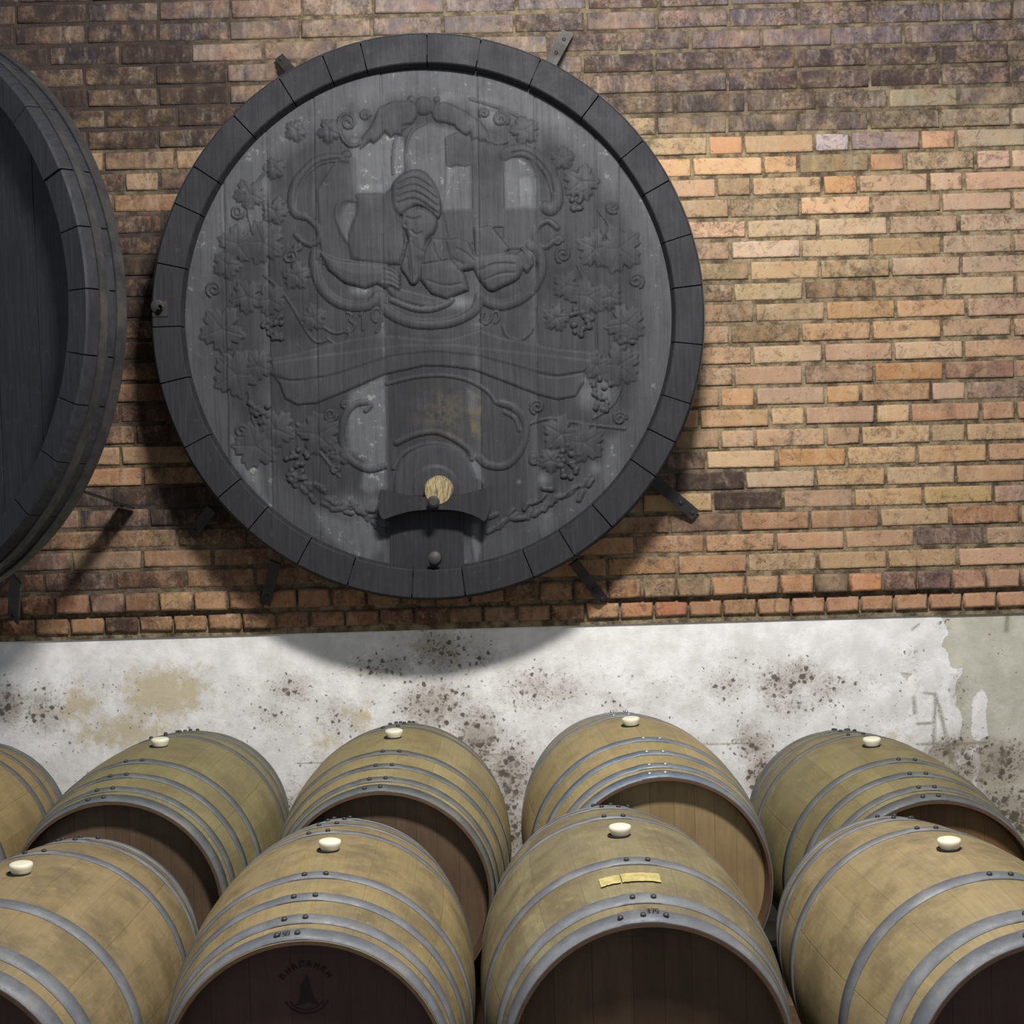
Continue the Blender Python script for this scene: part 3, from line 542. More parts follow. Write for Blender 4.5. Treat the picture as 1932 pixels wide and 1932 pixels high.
def arcseg(r, a0, a1, w, cy, ry=1.0, n=10):
    A = np.linspace(a0, a1, n); o = [(cx+(r+w)*math.sin(a), cy+(r+w)*ry*math.cos(a)) for a in A] + [(cx+(r-w)*math.sin(a), cy+(r-w)*ry*math.cos(a)) for a in A[::-1]]; emb(o)
for i in range(8):
    a = -.95 + i*.27; u = Vector((math.sin(a), math.cos(a))); v = Vector((u.y, -u.x)); c0 = Vector((cx, cz-.006))
    for k, (p0, p1, q0, q1) in enumerate([(-.4, 0, -.4, 1), (.4, 0, .4 if i % 2 else 0, 1)] + ([(-.4, .5, .4, .5)] if i % 3 else [(-.4, 1, .4, 1)])):
        P0 = c0 + u*(.052+.012*p1) + v*(.009*p0); P1 = c0 + u*(.052+.012*q1) + v*(.009*q0); d = (P1-P0).normalized(); nn = Vector((-d.y, d.x))*.0013
        emb([tuple(P0+nn), tuple(P0-nn), tuple(P1-nn), tuple(P1+nn)])
arcseg(.048, 2.0, 4.28, .0014, cz-.006, .95)
arcseg(.040, 2.1, 4.18, .0008, cz-.006, .95)
tag(obj('brand_mark', eb.me('brand_mark'), M['brand'], f2), 'faint burnt emblem')
# cradles under the two rows (hidden behind the barrels)
def rack(items, sc, lab):
    """two timber rails whose stepped tops carry each barrel"""
    b = MB(); ym = sum(p[1] for p in items)/len(items)
    for dy in (-.24, .24):
        pts = []
        for i, p in enumerate(items):
            z = p[2]+CAMZ-(prof(.20)+.0022)*sc
            xa = p[0]-.33 if i == 0 else (items[i-1][0]+p[0])/2; xb = p[0]+.33 if i == len(items)-1 else (p[0]+items[i+1][0])/2
            pts += [(xa, z), (xb, z)]
        o = [(pts[0][0], 0)] + pts + [(pts[-1][0], 0)]
        b.prism(o, ym+dy-.03, ym+dy+.03)
    return tag(obj('barrel_rack', b.me('barrel_rack'), M['timber']), lab, 'rack')
rack([bk(-1.80, 4.12, -1.192), bk(-1.0659, 4.1354, -1.1826), bk(-.3537, 4.1354, -1.1768), bk(.3753, 4.122, -1.1581), bk(1.1055, 4.0998, -1.2364)], KB, 'timber cradle under the back row of barrels along the wall')
rack([(-1.1581, 3.1667, -1.2743), (-.4475, 3.2303, -1.2595), (.2579, 3.2401, -1.2476), (1.0212, 3.1372, -1.2726)], 1, 'timber cradle under the front row of barrels')

# ------------------------------------------------------------------ carved cask
CY = 4.60; HY = 4.65
FH = Flat(HY, 808, 600)
c0 = at(807.5, 600, CY); RX, RZ = .923, .941
CC = Vector((c0.x, 0, c0.z))
def cask_staves(n, RXx, RZz, depth, rin, hy, slope, seed, tilt=.0):
    """one mesh of staves with open seams; local frame: front face at y=0, axis +y"""
    rr = random.Random(seed); V = []; F = []
    ws = [rr.uniform(.7, 1.3) for _ in range(n)]; T = sum(ws); a = rr.uniform(0, 1)
    for w in ws:
        a1 = a + 2*PI*w/T; g = .0022; dy = rr.uniform(-.004, .004); m = 6
        A = np.linspace(a+g, a1-g, m); base = len(V)
        P = [(rin-.01, hy+.01), (rin, .004), (rin+.004, 0), (.994, 0), (1.0, .006), (1+slope*depth*.5, depth*.5), (1+slope*depth*.8, depth), (.97, depth)]
        for k in A:
            for (f, y) in P: V.append((f*RXx*math.sin(k), y+(dy if y < .01 else 0), f*RZz*math.cos(k)))
        q = len(P)
        for i in range(m-1):
            for j in range(q): F.append((base+i*q+j, base+i*q+(j+1) % q, base+(i+1)*q+(j+1) % q, base+(i+1)*q+j))
        F.append(tuple(base+j for j in reversed(range(q)))); F.append(tuple(base+(m-1)*q+j for j in range(q)))
        a = a1
    return mesh('staves', V, F)
def ring_me(RXx, RZz, f0, f1, y0, y1, n=160):
    V = []; F = []
    for i in range(n):
        k = 2*PI*i/n
        for (f, y) in ((f0, y0), (f1, y0), (f1, y1), (f0, y1)): V.append((f*RXx*math.sin(k), y, f*RZz*math.cos(k)))
    for i in range(n):
        j = (i+1) % n
        for q in range(4): F.append((i*4+q, i*4+(q+1) % 4, j*4+(q+1) % 4, j*4+q))
    return mesh('hoop', V, F)
cask = empty('carved_cask', (CC.x, CY, CC.z))
tag(cask, 'huge blackened round cask front with carved relief, iron-strapped high on the brick wall', 'cask', None)
RIN = .895
autosmooth(obj('staves', cask_staves(31, RX, RZ, .17, RIN, .050, .06, 3), M['cask2'], cask), 30)
obj('inner_ring', ring_me(RX, RZ, .925, .985, .012, .16), M['cask2'], cask)
obj('hoop', ring_me(RX, RZ, 1.0005, 1.006, .022, .065), M['iron'], cask)
obj('hoop', ring_me(RX, RZ, 1.006, 1.012, .10, .14), M['iron'], cask)
bbk = MB(); bbk.lathe([(RIN*.99, 0), (RIN*.99, .05)], 96, Matrix.Diagonal((RX, 1, RZ, 1)) @ Matrix.Translation((0, .105, 0)) @ Matrix.Rotation(-PI/2, 4, 'X')); obj('backing_boards', bbk.me('backing_boards'), M['cask2'], cask)
# height field of the head
st = .0034; gx = np.arange(-RX*RIN-.004, RX*RIN+.008, st); gz = np.arange(-RZ*RIN-.004, RZ*RIN+.008, st)
GX, GZ = np.meshgrid(gx, gz); Q = FH.p(np.c_[GX.ravel()+CC.x, GZ.ravel()+CC.z]); X = Q[:, 0].reshape(GX.shape); Y = Q[:, 1].reshape(GX.shape)
inside = (GX/(RX*RIN+.003))**2+(GZ/(RZ*RIN+.003))**2 < 1
H = np.zeros(X.shape); CAT = np.zeros(X.shape, int)
dust = np.zeros(X.shape); yelw = np.zeros(X.shape)
def sub(x0, x1, y0, y1, pad=12):
    m = (X > x0-pad) & (X < x1+pad) & (Y > y0-pad) & (Y < y1+pad); return m
def put(m, h, cat, add=False):
    hh = H[m]; new = (hh+h) if add else np.maximum(hh, h)
    up = (h > .0008) & (new > hh+1e-5) if not add else (h > .0008)
    c = CAT[m]; c[up] = cat; CAT[m] = c; H[m] = new
def crom(pts, closed=False, k=8):
    p = [np.array(q, float) for q in pts]; n = len(p); out = []
    for i in range(n if closed else n-1):
        a = p[(i-1) % n] if (closed or i > 0) else p[0]; b = p[i]; c = p[(i+1) % n]; d = p[(i+2) % n] if (closed or i+2 < n) else p[-1]
        for t in np.linspace(0, 1, k, endpoint=False):
            out.append(.5*((2*b)+(-a+c)*t+(2*a-5*b+4*c-d)*t*t+(-a+3*b-3*c+d)*t**3))
    if not closed: out.append(p[-1])
    return np.array(out)
def plate(pts, h, cat, edge=4, smooth=False, dome=0):
    P = crom(pts, True, 4) if smooth else np.array(pts, float); m = sub(P[:, 0].min(), P[:, 0].max(), P[:, 1].min(), P[:, 1].max())
    d = sdpoly(X[m], Y[m], P); t = np.clip((d+.8)/edge, 0, 1); hh = h*np.sqrt(1-(1-t)**2)
    if dome: hh = hh + dome*np.clip(d/30, 0, 1)*(t > 0)
    put(m, np.where(t > 0, hh, 0), cat); return m, d
def stroke(pts, w, h, cat, taper=False, smooth=True):
    P = crom(pts, False, 6) if smooth else np.array(pts, float); m = sub(P[:, 0].min(), P[:, 0].max(), P[:, 1].min(), P[:, 1].max(), w+4)
    d = sdline(X[m], Y[m], P); put(m, h*np.sqrt(np.clip(1-(d/w)**2, 0, 1)), cat)
def groove(pts, w, dep, smooth=True):
    P = crom(pts, False, 6) if smooth else np.array(pts, float); m = sub(P[:, 0].min(), P[:, 0].max(), P[:, 1].min(), P[:, 1].max(), w+4)
    d = sdline(X[m], Y[m], P); H[m] -= dep*np.clip(1-(d/w)**2, 0, 1)
def spiral(cx, cy, r, cat, h=.011, w=3.2, turns=1.6, a0=0, dr=1):
    A = np.linspace(0, turns*2*PI, 40); rr = r*(1-.78*A/A[-1]); pts = [(cx+q*math.cos(a0+dr*a), cy+q*math.sin(a0+dr*a)) for a, q in zip(A, rr)]
    stroke(pts, w, h, cat, smooth=False)
def leaf(cx, cy, r, rot, cat, h=.012, lobes=5):
    r *= 1.22
    m = sub(cx-r, cx+r, cy-r, cy+r, 8); dx = X[m]-cx; dy = Y[m]-cy; th = np.arctan2(dy, dx)-rot; d = np.hypot(dx, dy)
    out = r*(.66+.26*np.abs(np.cos(th*lobes/2))+.06*np.cos(th*lobes*3)) * (1-.25*np.exp(-((np.abs((th+PI) % (2*PI)-PI)-PI)/.35)**2))
    t = np.clip((out-d)/5, 0, 1); vein = np.abs(np.sin(th*lobes/2)); hh = h*np.sqrt(1-(1-t)**2)*(1-.25*d/r) - .0035*np.exp(-(vein*d/2.2)**2)*(t > 0)
    hh += .003*np.sin(d/r*5)*(t > 0); put(m, np.where(t > 0, np.maximum(hh, .0012), 0), cat)
def grapes(cx, cy, rx, ry, cat, n=16, seed=0):
    rr = random.Random(seed); k = 0
    for j in range(60):
        y = rr.uniform(-1, 1); wdt = 1-.45*(y+1)/2; x = rr.uniform(-wdt, wdt)
        if x*x+y*y > 1.1: continue
        gx_, gy_ = cx+x*rx, cy+y*ry; r = 5.2; m = sub(gx_-r, gx_+r, gy_-r, gy_+r, 1); d2 = ((X[m]-gx_)**2+(Y[m]-gy_)**2)/r**2
        put(m, np.where(d2 < 1, .005+.010*np.sqrt(np.clip(1-d2, 0, 1)), 0), cat); k += 1
        if k >= n: break
VINE, FRAME, FIG, BAN, SCENE_, CART = 1, 2, 3, 4, 5, 6
# arcade behind the figure
plate([(889, 236), (948, 262), (950, 300), (950, 430), (893, 430)], .006, SCENE_, 3)
plate([(840, 262), (865, 252), (886, 266), (887, 312), (876, 316), (862, 312), (850, 317), (842, 314)], .005, SCENE_, 3)
plate([(950, 396), (975, 392), (1020, 396), (1020, 470), (950, 470)], .004, SCENE_, 3)
plate([(836, 398), (892, 396), (892, 460), (848, 456)], .004, SCENE_, 3)
plate([(640, 300), (672, 300), (672, 368), (727, 367), (738, 357), (742, 500), (610, 500), (604, 440), (600, 360)], .006, SCENE_, 4)
stroke([(741, 330), (742, 290), (750, 255), (768, 240)], 3, .005, SCENE_); stroke([(768, 330), (766, 280), (778, 250), (800, 236)], 3, .005, SCENE_)
stroke([(1000, 300), (1010, 320), (1016, 350), (1016, 395)], 4, .006, SCENE_)
# canopy of leaves over the arch
plate([(717, 206), (740, 196), (767, 194), (784, 204), (787, 222), (778, 236), (760, 240), (758, 258), (744, 256), (738, 262), (726, 251), (716, 264), (706, 273), (700, 268), (690, 276), (681, 284), (684, 262), (699, 245), (708, 226)], .013, FRAME, 6, dome=.004)
plate([(819, 201), (836, 196), (853, 201), (885, 218), (906, 233), (920, 252), (926, 276), (912, 268), (908, 272), (899, 264), (890, 268), (887, 252), (880, 258), (872, 255), (862, 246), (858, 240), (840, 234), (829, 233), (818, 226), (814, 212)], .013, FRAME, 6, dome=.004)
plate([(799+17*math.cos(a), 203+17*math.sin(a)) for a in np.linspace(0, 2*PI, 20, endpoint=False)], .016, FRAME, 14)
for c in ((776, 192, 7), (824, 192, 6), (772, 226, 9), (828, 224, 9)): plate([(c[0]+c[2]*math.cos(a), c[1]+c[2]*math.sin(a)) for a in np.linspace(0, 2*PI, 12, endpoint=False)], .013, FRAME, 6)
spiral(657, 234, 18, FRAME, w=3.5, a0=2.4); spiral(690, 221, 10, FRAME, w=2.5, a0=0, dr=-1); stroke([(640, 245), (650, 268), (664, 278), (682, 272), (700, 256)], 4, .011, FRAME)
leaf(622, 250, 22, .4, VINE); spiral(944, 228, 15, FRAME, w=3.2, a0=.6, dr=-1); spiral(913, 217, 9, FRAME, w=2.4, a0=2.6); leaf(988, 250, 26, -.6, VINE); stroke([(925, 268), (938, 274), (955, 270)], 4, .01, FRAME)
stroke([(888, 190), (920, 200), (950, 210), (975, 222)], 3, .006, FRAME)
# big C scrolls of the frame
stroke([(950, 294), (966, 288), (990, 288), (1016, 302), (1036, 326), (1048, 356), (1050, 380), (1040, 396), (1028, 392)], 12, .014, FRAME)
groove([(966, 292), (990, 290), (1014, 306), (1034, 332), (1042, 362)], 3.5, .006)
stroke([(655, 303), (630, 300), (602, 306), (576, 326), (558, 352), (552, 380), (558, 402), (574, 408)], 9, .012, FRAME)
groove([(640, 303), (604, 310), (578, 332), (562, 362), (558, 392)], 3, .005)
plate([(655+9*math.cos(a), 295+8*math.sin(a)) for a in np.linspace(0, 2*PI, 12, endpoint=False)], .014, FRAME, 6)
stroke([(560, 408), (580, 412), (598, 428), (604, 448), (590, 462), (572, 456), (560, 444)], 6, .011, FRAME)
stroke([(596, 478), (594, 502), (606, 540), (630, 566), (662, 578), (695, 576), (712, 560)], 10, .014, FRAME); groove([(600, 492), (612, 538), (634, 560), (664, 570), (694, 568)], 3, .006)
stroke([(718, 558), (730, 586), (766, 606), (808, 612), (856, 606), (894, 586), (906, 560)], 10, .014, FRAME); groove([(728, 574), (768, 598), (808, 603), (854, 598), (888, 580)], 3, .006)
stroke([(738, 566), (780, 582), (812, 584), (842, 574), (852, 566)], 6, .011, FRAME)
stroke([(906, 560), (924, 572), (950, 576), (986, 562), (1012, 534), (1022, 500), (1014, 472), (1000, 464)], 10, .014, FRAME); groove([(926, 566), (950, 568), (982, 556), (1006, 530), (1014, 500)], 3, .006)
stroke([(1050, 430), (1034, 418), (1016, 426), (1008, 446), (1018, 464), (1030, 466), (1042, 456)], 6, .012, FRAME)
# banner
plate([(513, 676), (560, 666), (610, 652), (665, 640), (720, 632), (800, 640), (850, 640), (905, 622), (955, 640), (1000, 648), (1053, 659), (1100, 662), (1129, 668), (1124, 682), (1103, 702), (1102, 722), (1086, 748), (1053, 754), (1016, 745), (954, 721), (894, 698), (845, 691), (800, 690), (727, 706), (656, 737), (596, 761), (560, 764), (538, 752), (528, 724), (512, 704)], .010, BAN, 5)
plate([(512, 684), (620, 668), (760, 650), (860, 650), (980, 664), (1124, 680), (1103, 702), (1053, 710), (1010, 702), (900, 672), (820, 664), (740, 672), (640, 705), (580, 720), (545, 718), (518, 708)], .014, BAN, 5)
groove([(517, 712), (550, 719), (608, 712)], 2.5, .004); groove([(1016, 706), (1053, 711), (1103, 703)], 2.5, .004)
stroke([(730, 724), (780, 712), (830, 708), (879, 716), (919, 738), (936, 760)], 4, .008, CART); stroke([(560, 650), (610, 700)], 2, .001, BAN)
# lower cartouche
stroke([(690, 758), (668, 764), (650, 786), (644, 822), (650, 852), (668, 874), (696, 886), (724, 880)], 7, .012, CART); stroke([(690, 775), (700, 764), (686, 756)], 5, .010, CART)
stroke([(945, 760), (968, 768), (986, 786), (992, 812), (982, 850), (956, 878), (922, 878), (904, 864)], 8, .012, CART); stroke([(952, 778), (972, 790), (980, 812)], 4, .008, CART)
stroke([(748, 836), (784, 820), (822, 815), (856, 828), (886, 850), (890, 866)], 6, .012, CART); stroke([(742, 884), (760, 858), (790, 842), (824, 838), (858, 848), (882, 872), (896, 906)], 5, .009, CART)
A_ = [(822+78*math.cos(a), 916+78*math.sin(a)) for a in np.linspace(PI, 2*PI, 24)]; plate(A_+[(900, 950), (744, 950)], .010, CART, 8)
A_ = [(822+44*math.cos(a), 922+44*math.sin(a)) for a in np.linspace(PI, 2*PI, 20)]; plate(A_+[(866, 940), (778, 940)], .018, CART, 6)
# date letters
for L, w in (([(655, 590), (664, 594), (660, 604), (669, 613), (664, 624), (654, 628)], 2.4), ([(612, 618), (630, 628), (648, 626), (656, 620), (660, 634), (650, 645), (632, 648), (618, 638)], 3), ([(679, 595), (684, 592), (685, 622)], 2.4), ([(718, 598), (710, 608), (702, 600), (703, 588), (712, 582), (719, 590), (719, 608), (710, 627)], 2.4),
             ([(912, 590), (908, 604), (916, 612), (926, 604), (930, 592), (938, 588), (942, 600), (934, 610)], 2.6), ([(950, 616), (958, 634), (978, 642), (996, 632), (1004, 620)], 4)):
    stroke(L, w, .008, BAN)
# figure: turbaned man drinking, jug and arm
plate([(671, 367), (726, 367), (739, 360), (751, 403), (762, 424), (764, 468), (757, 491), (754, 499), (705, 499), (663, 491), (656, 460), (658, 440), (671, 409), (673, 388)], .015, FIG, 9, dome=.005)
stroke([(672, 380), (656, 378), (640, 386), (636, 410), (646, 440), (658, 458)], 6, .011, FIG)
plate([(604, 476), (638, 491), (705, 497), (728, 500), (744, 512), (756, 528), (748, 540), (726, 544), (712, 536), (690, 545), (651, 535), (620, 510)], .017, FIG, 8, dome=.006)
for q in range(4): stroke([(722, 504+q*10), (740, 510+q*9), (752, 520+q*8)], 4.5, .021, FIG)
plate([(739, 357), (748, 340), (764, 328), (784, 322), (803, 328), (819, 347), (829, 372), (832, 398), (826, 414), (814, 403), (801, 394), (788, 390), (767, 401), (755, 408), (742, 395)], .024, FIG, 8, True, .006)
for q in range(4): groove([(752, 350+q*12), (785, 340+q*13), (826, 366+q*13)], 3, .006)
plate([(762, 403), (780, 394), (801, 396), (824, 416), (819, 440), (806, 453), (801, 476), (783, 471), (770, 450), (764, 430)], .019, FIG, 8, True, .005)
groove([(768, 412), (780, 416), (792, 412)], 2.5, .006); groove([(775, 436), (786, 444), (796, 440)], 2.2, .005); stroke([(764, 408), (760, 426), (768, 432)], 4, .021, FIG); stroke([(749, 404), (752, 416), (762, 420)], 5, .018, FIG)
plate([(772, 455), (800, 478), (793, 494), (790, 528), (777, 538), (767, 522), (757, 507), (762, 486)], .019, FIG, 5, True); stroke([(774, 452), (778, 490), (782, 534)], 4, .024, FIG)
groove([(768, 486), (772, 520)], 2, .005); groove([(788, 486), (786, 520)], 2, .005)
plate([(801, 470), (815, 448), (838, 452), (850, 490), (878, 520), (884, 548), (842, 565), (814, 555), (793, 528), (792, 500)], .019, FIG, 8, dome=.006)
groove([(796, 500), (822, 496), (846, 492)], 2.5, .006); groove([(806, 530), (840, 540), (870, 536)], 2.5, .004); groove([(818, 462), (822, 480), (830, 492)], 2.2, .005)
plate([(839, 453), (862, 448), (884, 456), (894, 481), (909, 494), (896, 508), (865, 514), (848, 491)], .020, FIG, 8, dome=.005)
groove([(862, 470), (880, 480), (894, 492)], 2.5, .006); groove([(856, 490), (874, 500)], 2.5, .005)
plate([(893, 430), (925, 426), (962, 470), (950, 484), (918, 498), (896, 484)], .016, FIG, 6, dome=.004)
plate([(896, 488), (922, 482), (950, 478), (974, 480), (985, 497), (979, 525), (948, 542), (925, 550), (904, 528), (894, 506)], .021, FIG, 9, True, .006)
plate([(975, 480), (990, 470), (1004, 482), (1006, 500), (994, 516), (982, 504)], .018, FIG, 5); stroke([(985, 470), (994, 482), (998, 498)], 4, .022, FIG)
groove([(904, 512), (934, 500), (970, 500)], 3, .005); groove([(914, 530), (944, 518), (972, 516)], 2.5, .004)
plate([(728, 540), (760, 545), (800, 556), (840, 568), (820, 578), (780, 574), (745, 562)], .010, FIG, 5, True)
# vines left and right
for (x, y, r, a) in ((473, 368, 28, 1.7), (450, 462, 34, 2.2), (496, 458, 38, .6), (430, 500, 26, 2.6), (560, 520, 26, .9), (468, 560, 30, 2.9), (510, 566, 28, .5), (420, 622, 40, 2.8), (590, 600, 24, .8), (446, 706, 42, 2.6), (486, 690, 28, .4), (482, 842, 40, 1.9), (520, 810, 34, .4), (600, 820, 38, -.5), (640, 860, 20, .7), (1095, 345, 32, 1.2), (1124, 470, 34, 2.3), (1166, 470, 42, .6), (1110, 560, 34, 2.0), (1070, 540, 26, 2.6), (1180, 612, 36, .5), (1150, 560, 24, 1.6), (1168, 690, 38, .7), (1126, 690, 26, 2.2), (1060, 820, 34, 2.4), (1104, 836, 36, .7), (1040, 870, 22, 2.8), (1060, 300, 22, 1.0), (520, 400, 24, 1.2), (560, 250, 20, 2.6), (520, 320, 20, 1.9), (1050, 600, 24, 2.4)):
    leaf(x, y, r, a, VINE)
for (x, y, r, a, d) in ((450, 402, 13, 0, 1), (548, 486, 15, 1, -1), (563, 468, 8, 2, 1), (405, 546, 15, 2, 1), (623, 783, 13, 0, 1), (651, 764, 9, 1, -1), (455, 814, 15, 2, -1), (1155, 392, 12, 1, 1), (1062, 482, 15, 2, 1), (1052, 455, 9, 0, -1), (1200, 530, 15, 1, -1), (1014, 768, 14, 2, 1), (1170, 790, 13, 0, -1), (1008, 868, 9, 1, 1), (634, 884, 10, 2, 1)):
    spiral(x, y, r, VINE, a0=a, dr=d, w=2.8)
for i, (x, y, rx, ry, n) in enumerate(((516, 612, 26, 32, 20), (560, 880, 24, 32, 20), (490, 774, 22, 26, 14), (1098, 605, 26, 28, 20), (1136, 745, 22, 34, 22), (1074, 872, 24, 34, 20), (1086, 380, 20, 24, 12), (1182, 640, 18, 24, 12))): grapes(x, y, rx, ry, VINE, n, i)
for L in (([(500, 330), (486, 350), (470, 400), (480, 440)]), ([(500, 520), (540, 560), (590, 640), (620, 640)]), ([(450, 560), (430, 600), (420, 660), (440, 700)]), ([(470, 740), (480, 800), (520, 840)]), ([(560, 800), (600, 850), (640, 900)]), ([(1130, 400), (1150, 430), (1150, 470)]), ([(1090, 500), (1110, 540), (1150, 570), (1180, 600)]), ([(1180, 640), (1180, 700), (1160, 760), (1120, 790)]), ([(1000, 800), (1040, 790), (1100, 800), (1180, 810)])):
    stroke(L, 3, .007, VINE)
rl = random.Random(9)
for side in (0, 1):   # sprays of small leaves along the bottom
    for i in range(30):
        u = i/29; bx = (545+u*170) if side == 0 else (1120-u*190); by = 905+u*85+rl.uniform(-16, 16)
        a = (.5 if side == 0 else PI-.5)+rl.uniform(-.7, .7); ln = rl.uniform(10, 18)
        stroke([(bx, by), (bx+ln*math.cos(a), by+ln*math.sin(a))], rl.uniform(4, 6), rl.uniform(.008, .014), VINE, smooth=False)
# keep crossbar / door strip area flat
flat = (X > 733) & (X < 908) & (Y > 955); H[flat] = 0; CAT[flat] = 0
H = np.maximum(H, -.004)*.62
# planks
edges = [0, 427, 508, 598, 724, 905, 1012, 1126, 1172, 2000]
lev = [0, .002, .0, .0015, -.001, .002, 0, .0015, -.001, .001]
slant = (Y-600)*.012
base = np.zeros(X.shape); dk = np.full(X.shape, 1e9)
for i, e in enumerate(edges[:-1]):
    m = (X-slant >= e) & (X-slant < edges[i+1]); base[m] = lev[i]
for e in edges[1:-1]: dk = np.minimum(dk, np.abs(X-slant-e))
base += -.006*np.clip(1-dk/1.6, 0, 1)
# low dish
base += .004*((GX/RX)**2+(GZ/RZ)**2)
# dust fields (patches of paler, less sooty wood)
def dpat(pts, v, soft=8):
    d = sdpoly(X, Y, pts); global dust; dust = np.maximum(dust, v*np.clip(.5+d/soft, 0, 1))
def dsm(cx, cy, rx, ry, v):
    global dust; dust = np.maximum(dust, v*np.exp(-(((X-cx)/rx)**2+((Y-cy)/ry)**2)))
er = np.sqrt((GX/(RX*RIN))**2+(GZ/(RZ*RIN))**2); an = np.arctan2(GX, GZ)
ringd = np.clip((er-.84)/.08, 0, 1); dust = np.maximum(dust, ringd*(.30+.12*np.cos(an)))
dpat([(664, 262), (706, 274), (726, 254), (758, 260), (772, 300), (760, 326), (738, 356), (727, 366), (672, 366), (664, 350)], .55); dpat([(672, 345), (727, 345), (727, 366), (676, 366)], .8, 12)
dpat([(782, 240), (812, 236), (838, 244), (860, 250), (842, 262), (838, 398), (826, 370), (816, 344), (800, 326), (770, 322), (768, 280)], .35)
dpat([(842, 316), (887, 314), (890, 396), (836, 398)], .5); dpat([(842, 314), (862, 318), (850, 350), (842, 350)], .75)
dpat([(948, 298), (966, 296), (984, 302), (1006, 322), (1018, 350), (1018, 396), (952, 398)], .5); dpat([(976, 340), (985, 333), (1000, 334), (1006, 346), (1004, 390), (978, 392)], .85)
dpat([(656, 388), (668, 386), (672, 400), (664, 420), (656, 450), (648, 436), (644, 412), (648, 394)], .85)
dsm(680, 548, 16, 9, .9); dsm(866, 570, 26, 12, .9); dsm(800, 576, 40, 5, .6); dsm(905, 485, 6, 20, .5); dsm(1000, 475, 8, 16, .7); dsm(858, 502, 14, 8, .6); dsm(905, 612, 14, 4, .6)
dsm(690, 185, 40, 40, .5); dsm(720, 185, 16, 30, .45); dsm(850, 185, 40, 14, .6); dsm(925, 195, 50, 18, .6); dsm(1000, 205, 20, 60, .45); dsm(670, 240, 24, 20, .7); dsm(930, 225, 22, 16, .7); dsm(1060, 230, 40, 26, .6)
dpat([(1160, 270), (1215, 330), (1250, 420), (1262, 520), (1240, 520), (1200, 400), (1150, 310)], .45, 30)
dpat([(470, 270), (508, 240), (508, 420), (470, 440), (420, 480), (400, 560), (370, 560), (370, 460), (400, 360)], .45, 30); dsm(500, 352, 12, 40, .6); dsm(470, 410, 30, 12, .5); dsm(390, 540, 16, 60, .4)
dpat([(660, 742), (700, 720), (727, 706), (728, 900), (700, 940), (680, 920), (690, 870), (660, 850), (654, 810)], .62, 12); dpat([(700, 740), (728, 728), (729, 920), (716, 920)], .7, 10)
dsm(664, 806, 8, 20, .8); dsm(716, 912, 10, 14, .9); dsm(722, 640, 6, 40, .5); dsm(724, 660, 4, 16, .8); dsm(900, 680, 8, 20, .8); dsm(1101, 715, 10, 12, .9); dsm(1110, 745, 18, 26, .7); dsm(1140, 740, 20, 34, .6)
dpat([(880, 730), (905, 745), (905, 780), (884, 780)], .4); dpat([(890, 850), (905, 860), (912, 910), (898, 904), (886, 880)], .7)
dpat([(434, 820), (470, 850), (490, 880), (500, 930), (520, 970), (480, 930), (440, 880)], .7, 20); dsm(470, 890, 24, 50, .5)
dpat([(590, 960), (650, 980), (700, 970), (728, 990), (725, 1040), (690, 1070), (640, 1040), (600, 1000)], .55, 20); dsm(660, 960, 30, 24, .7); dsm(700, 950, 20, 20, .6)
dpat([(890, 990), (904, 988), (908, 1040), (900, 1070), (890, 1030)], .7); dsm(1030, 985, 26, 40, .5); dpat([(1146, 830), (1180, 810), (1190, 920), (1160, 960), (1130, 900)], .4, 20); dsm(1126, 885, 12, 14, .7); dsm(1025, 905, 12, 12, .7); dsm(980, 910, 4, 4, .9)
dpat([(1200, 700), (1262, 660), (1262, 760), (1200, 760)], .3, 30); dsm(880, 1050, 14, 30, .4); dsm(760, 1050, 8, 20, .3)
for e in (508, 724, 905, 1012): dust = np.maximum(dust, .28*np.exp(-np.clip(e-2-(X-slant), 0, 99)/14)*((X-slant) < e))
dust *= np.where(CAT > 0, .35, 1.0); dust += np.where(CAT > 0, .05, 0)
yelw = np.maximum(.8*np.clip(.5+sdpoly(X, Y, [(884, 738), (910, 750), (908, 830), (886, 826)])/8, 0, 1), .5*np.exp(-(((X-840)/50)**2+((Y-780)/40)**2)))
YH = HY-CY
ny_, nx_ = X.shape; IDX = np.arange(ny_*nx_).reshape(ny_, nx_)
def grid_part(name, fmask, hgt, mat, parent, dust_):
    q = np.c_[IDX[:-1, :-1][fmask], IDX[:-1, 1:][fmask], IDX[1:, 1:][fmask], IDX[1:, :-1][fmask]]
    used, inv = np.unique(q, return_inverse=True); q2 = inv.reshape(q.shape)
    V = np.c_[GX.ravel(), (YH-hgt).ravel(), GZ.ravel()][used]
    return obj(name, mesh(name, V, q2, smooth=True, attrs={'dust': ('POINT', dust_.ravel()[used]), 'yel': ('POINT', yelw.ravel()[used])}), mat, parent)
fin = inside[:-1, :-1] & inside[1:, :-1] & inside[:-1, 1:] & inside[1:, 1:]
cf = np.maximum(np.maximum(CAT[:-1, :-1], CAT[1:, :-1]), np.maximum(CAT[:-1, 1:], CAT[1:, 1:]))
tot = base + np.where(CAT > 0, np.maximum(H, .0008), 0)
grid_part('head_boards', fin & (cf == 0), tot, M['cask'], cask, dust)
names_c = {VINE: 'carved_vine', FRAME: 'carved_frame', FIG: 'carved_figure', BAN: 'carved_banner', SCENE_: 'carved_arcade', CART: 'carved_cartouche'}
XF = X[:-1, :-1]
for k, nm in names_c.items():
    if k == VINE:
        for mm in (XF < 810, XF >= 810): grid_part(nm, fin & (cf == k) & mm, tot, M['cask'], cask, dust)
    else: grid_part(nm, fin & (cf == k), tot, M['cask'], cask, dust)
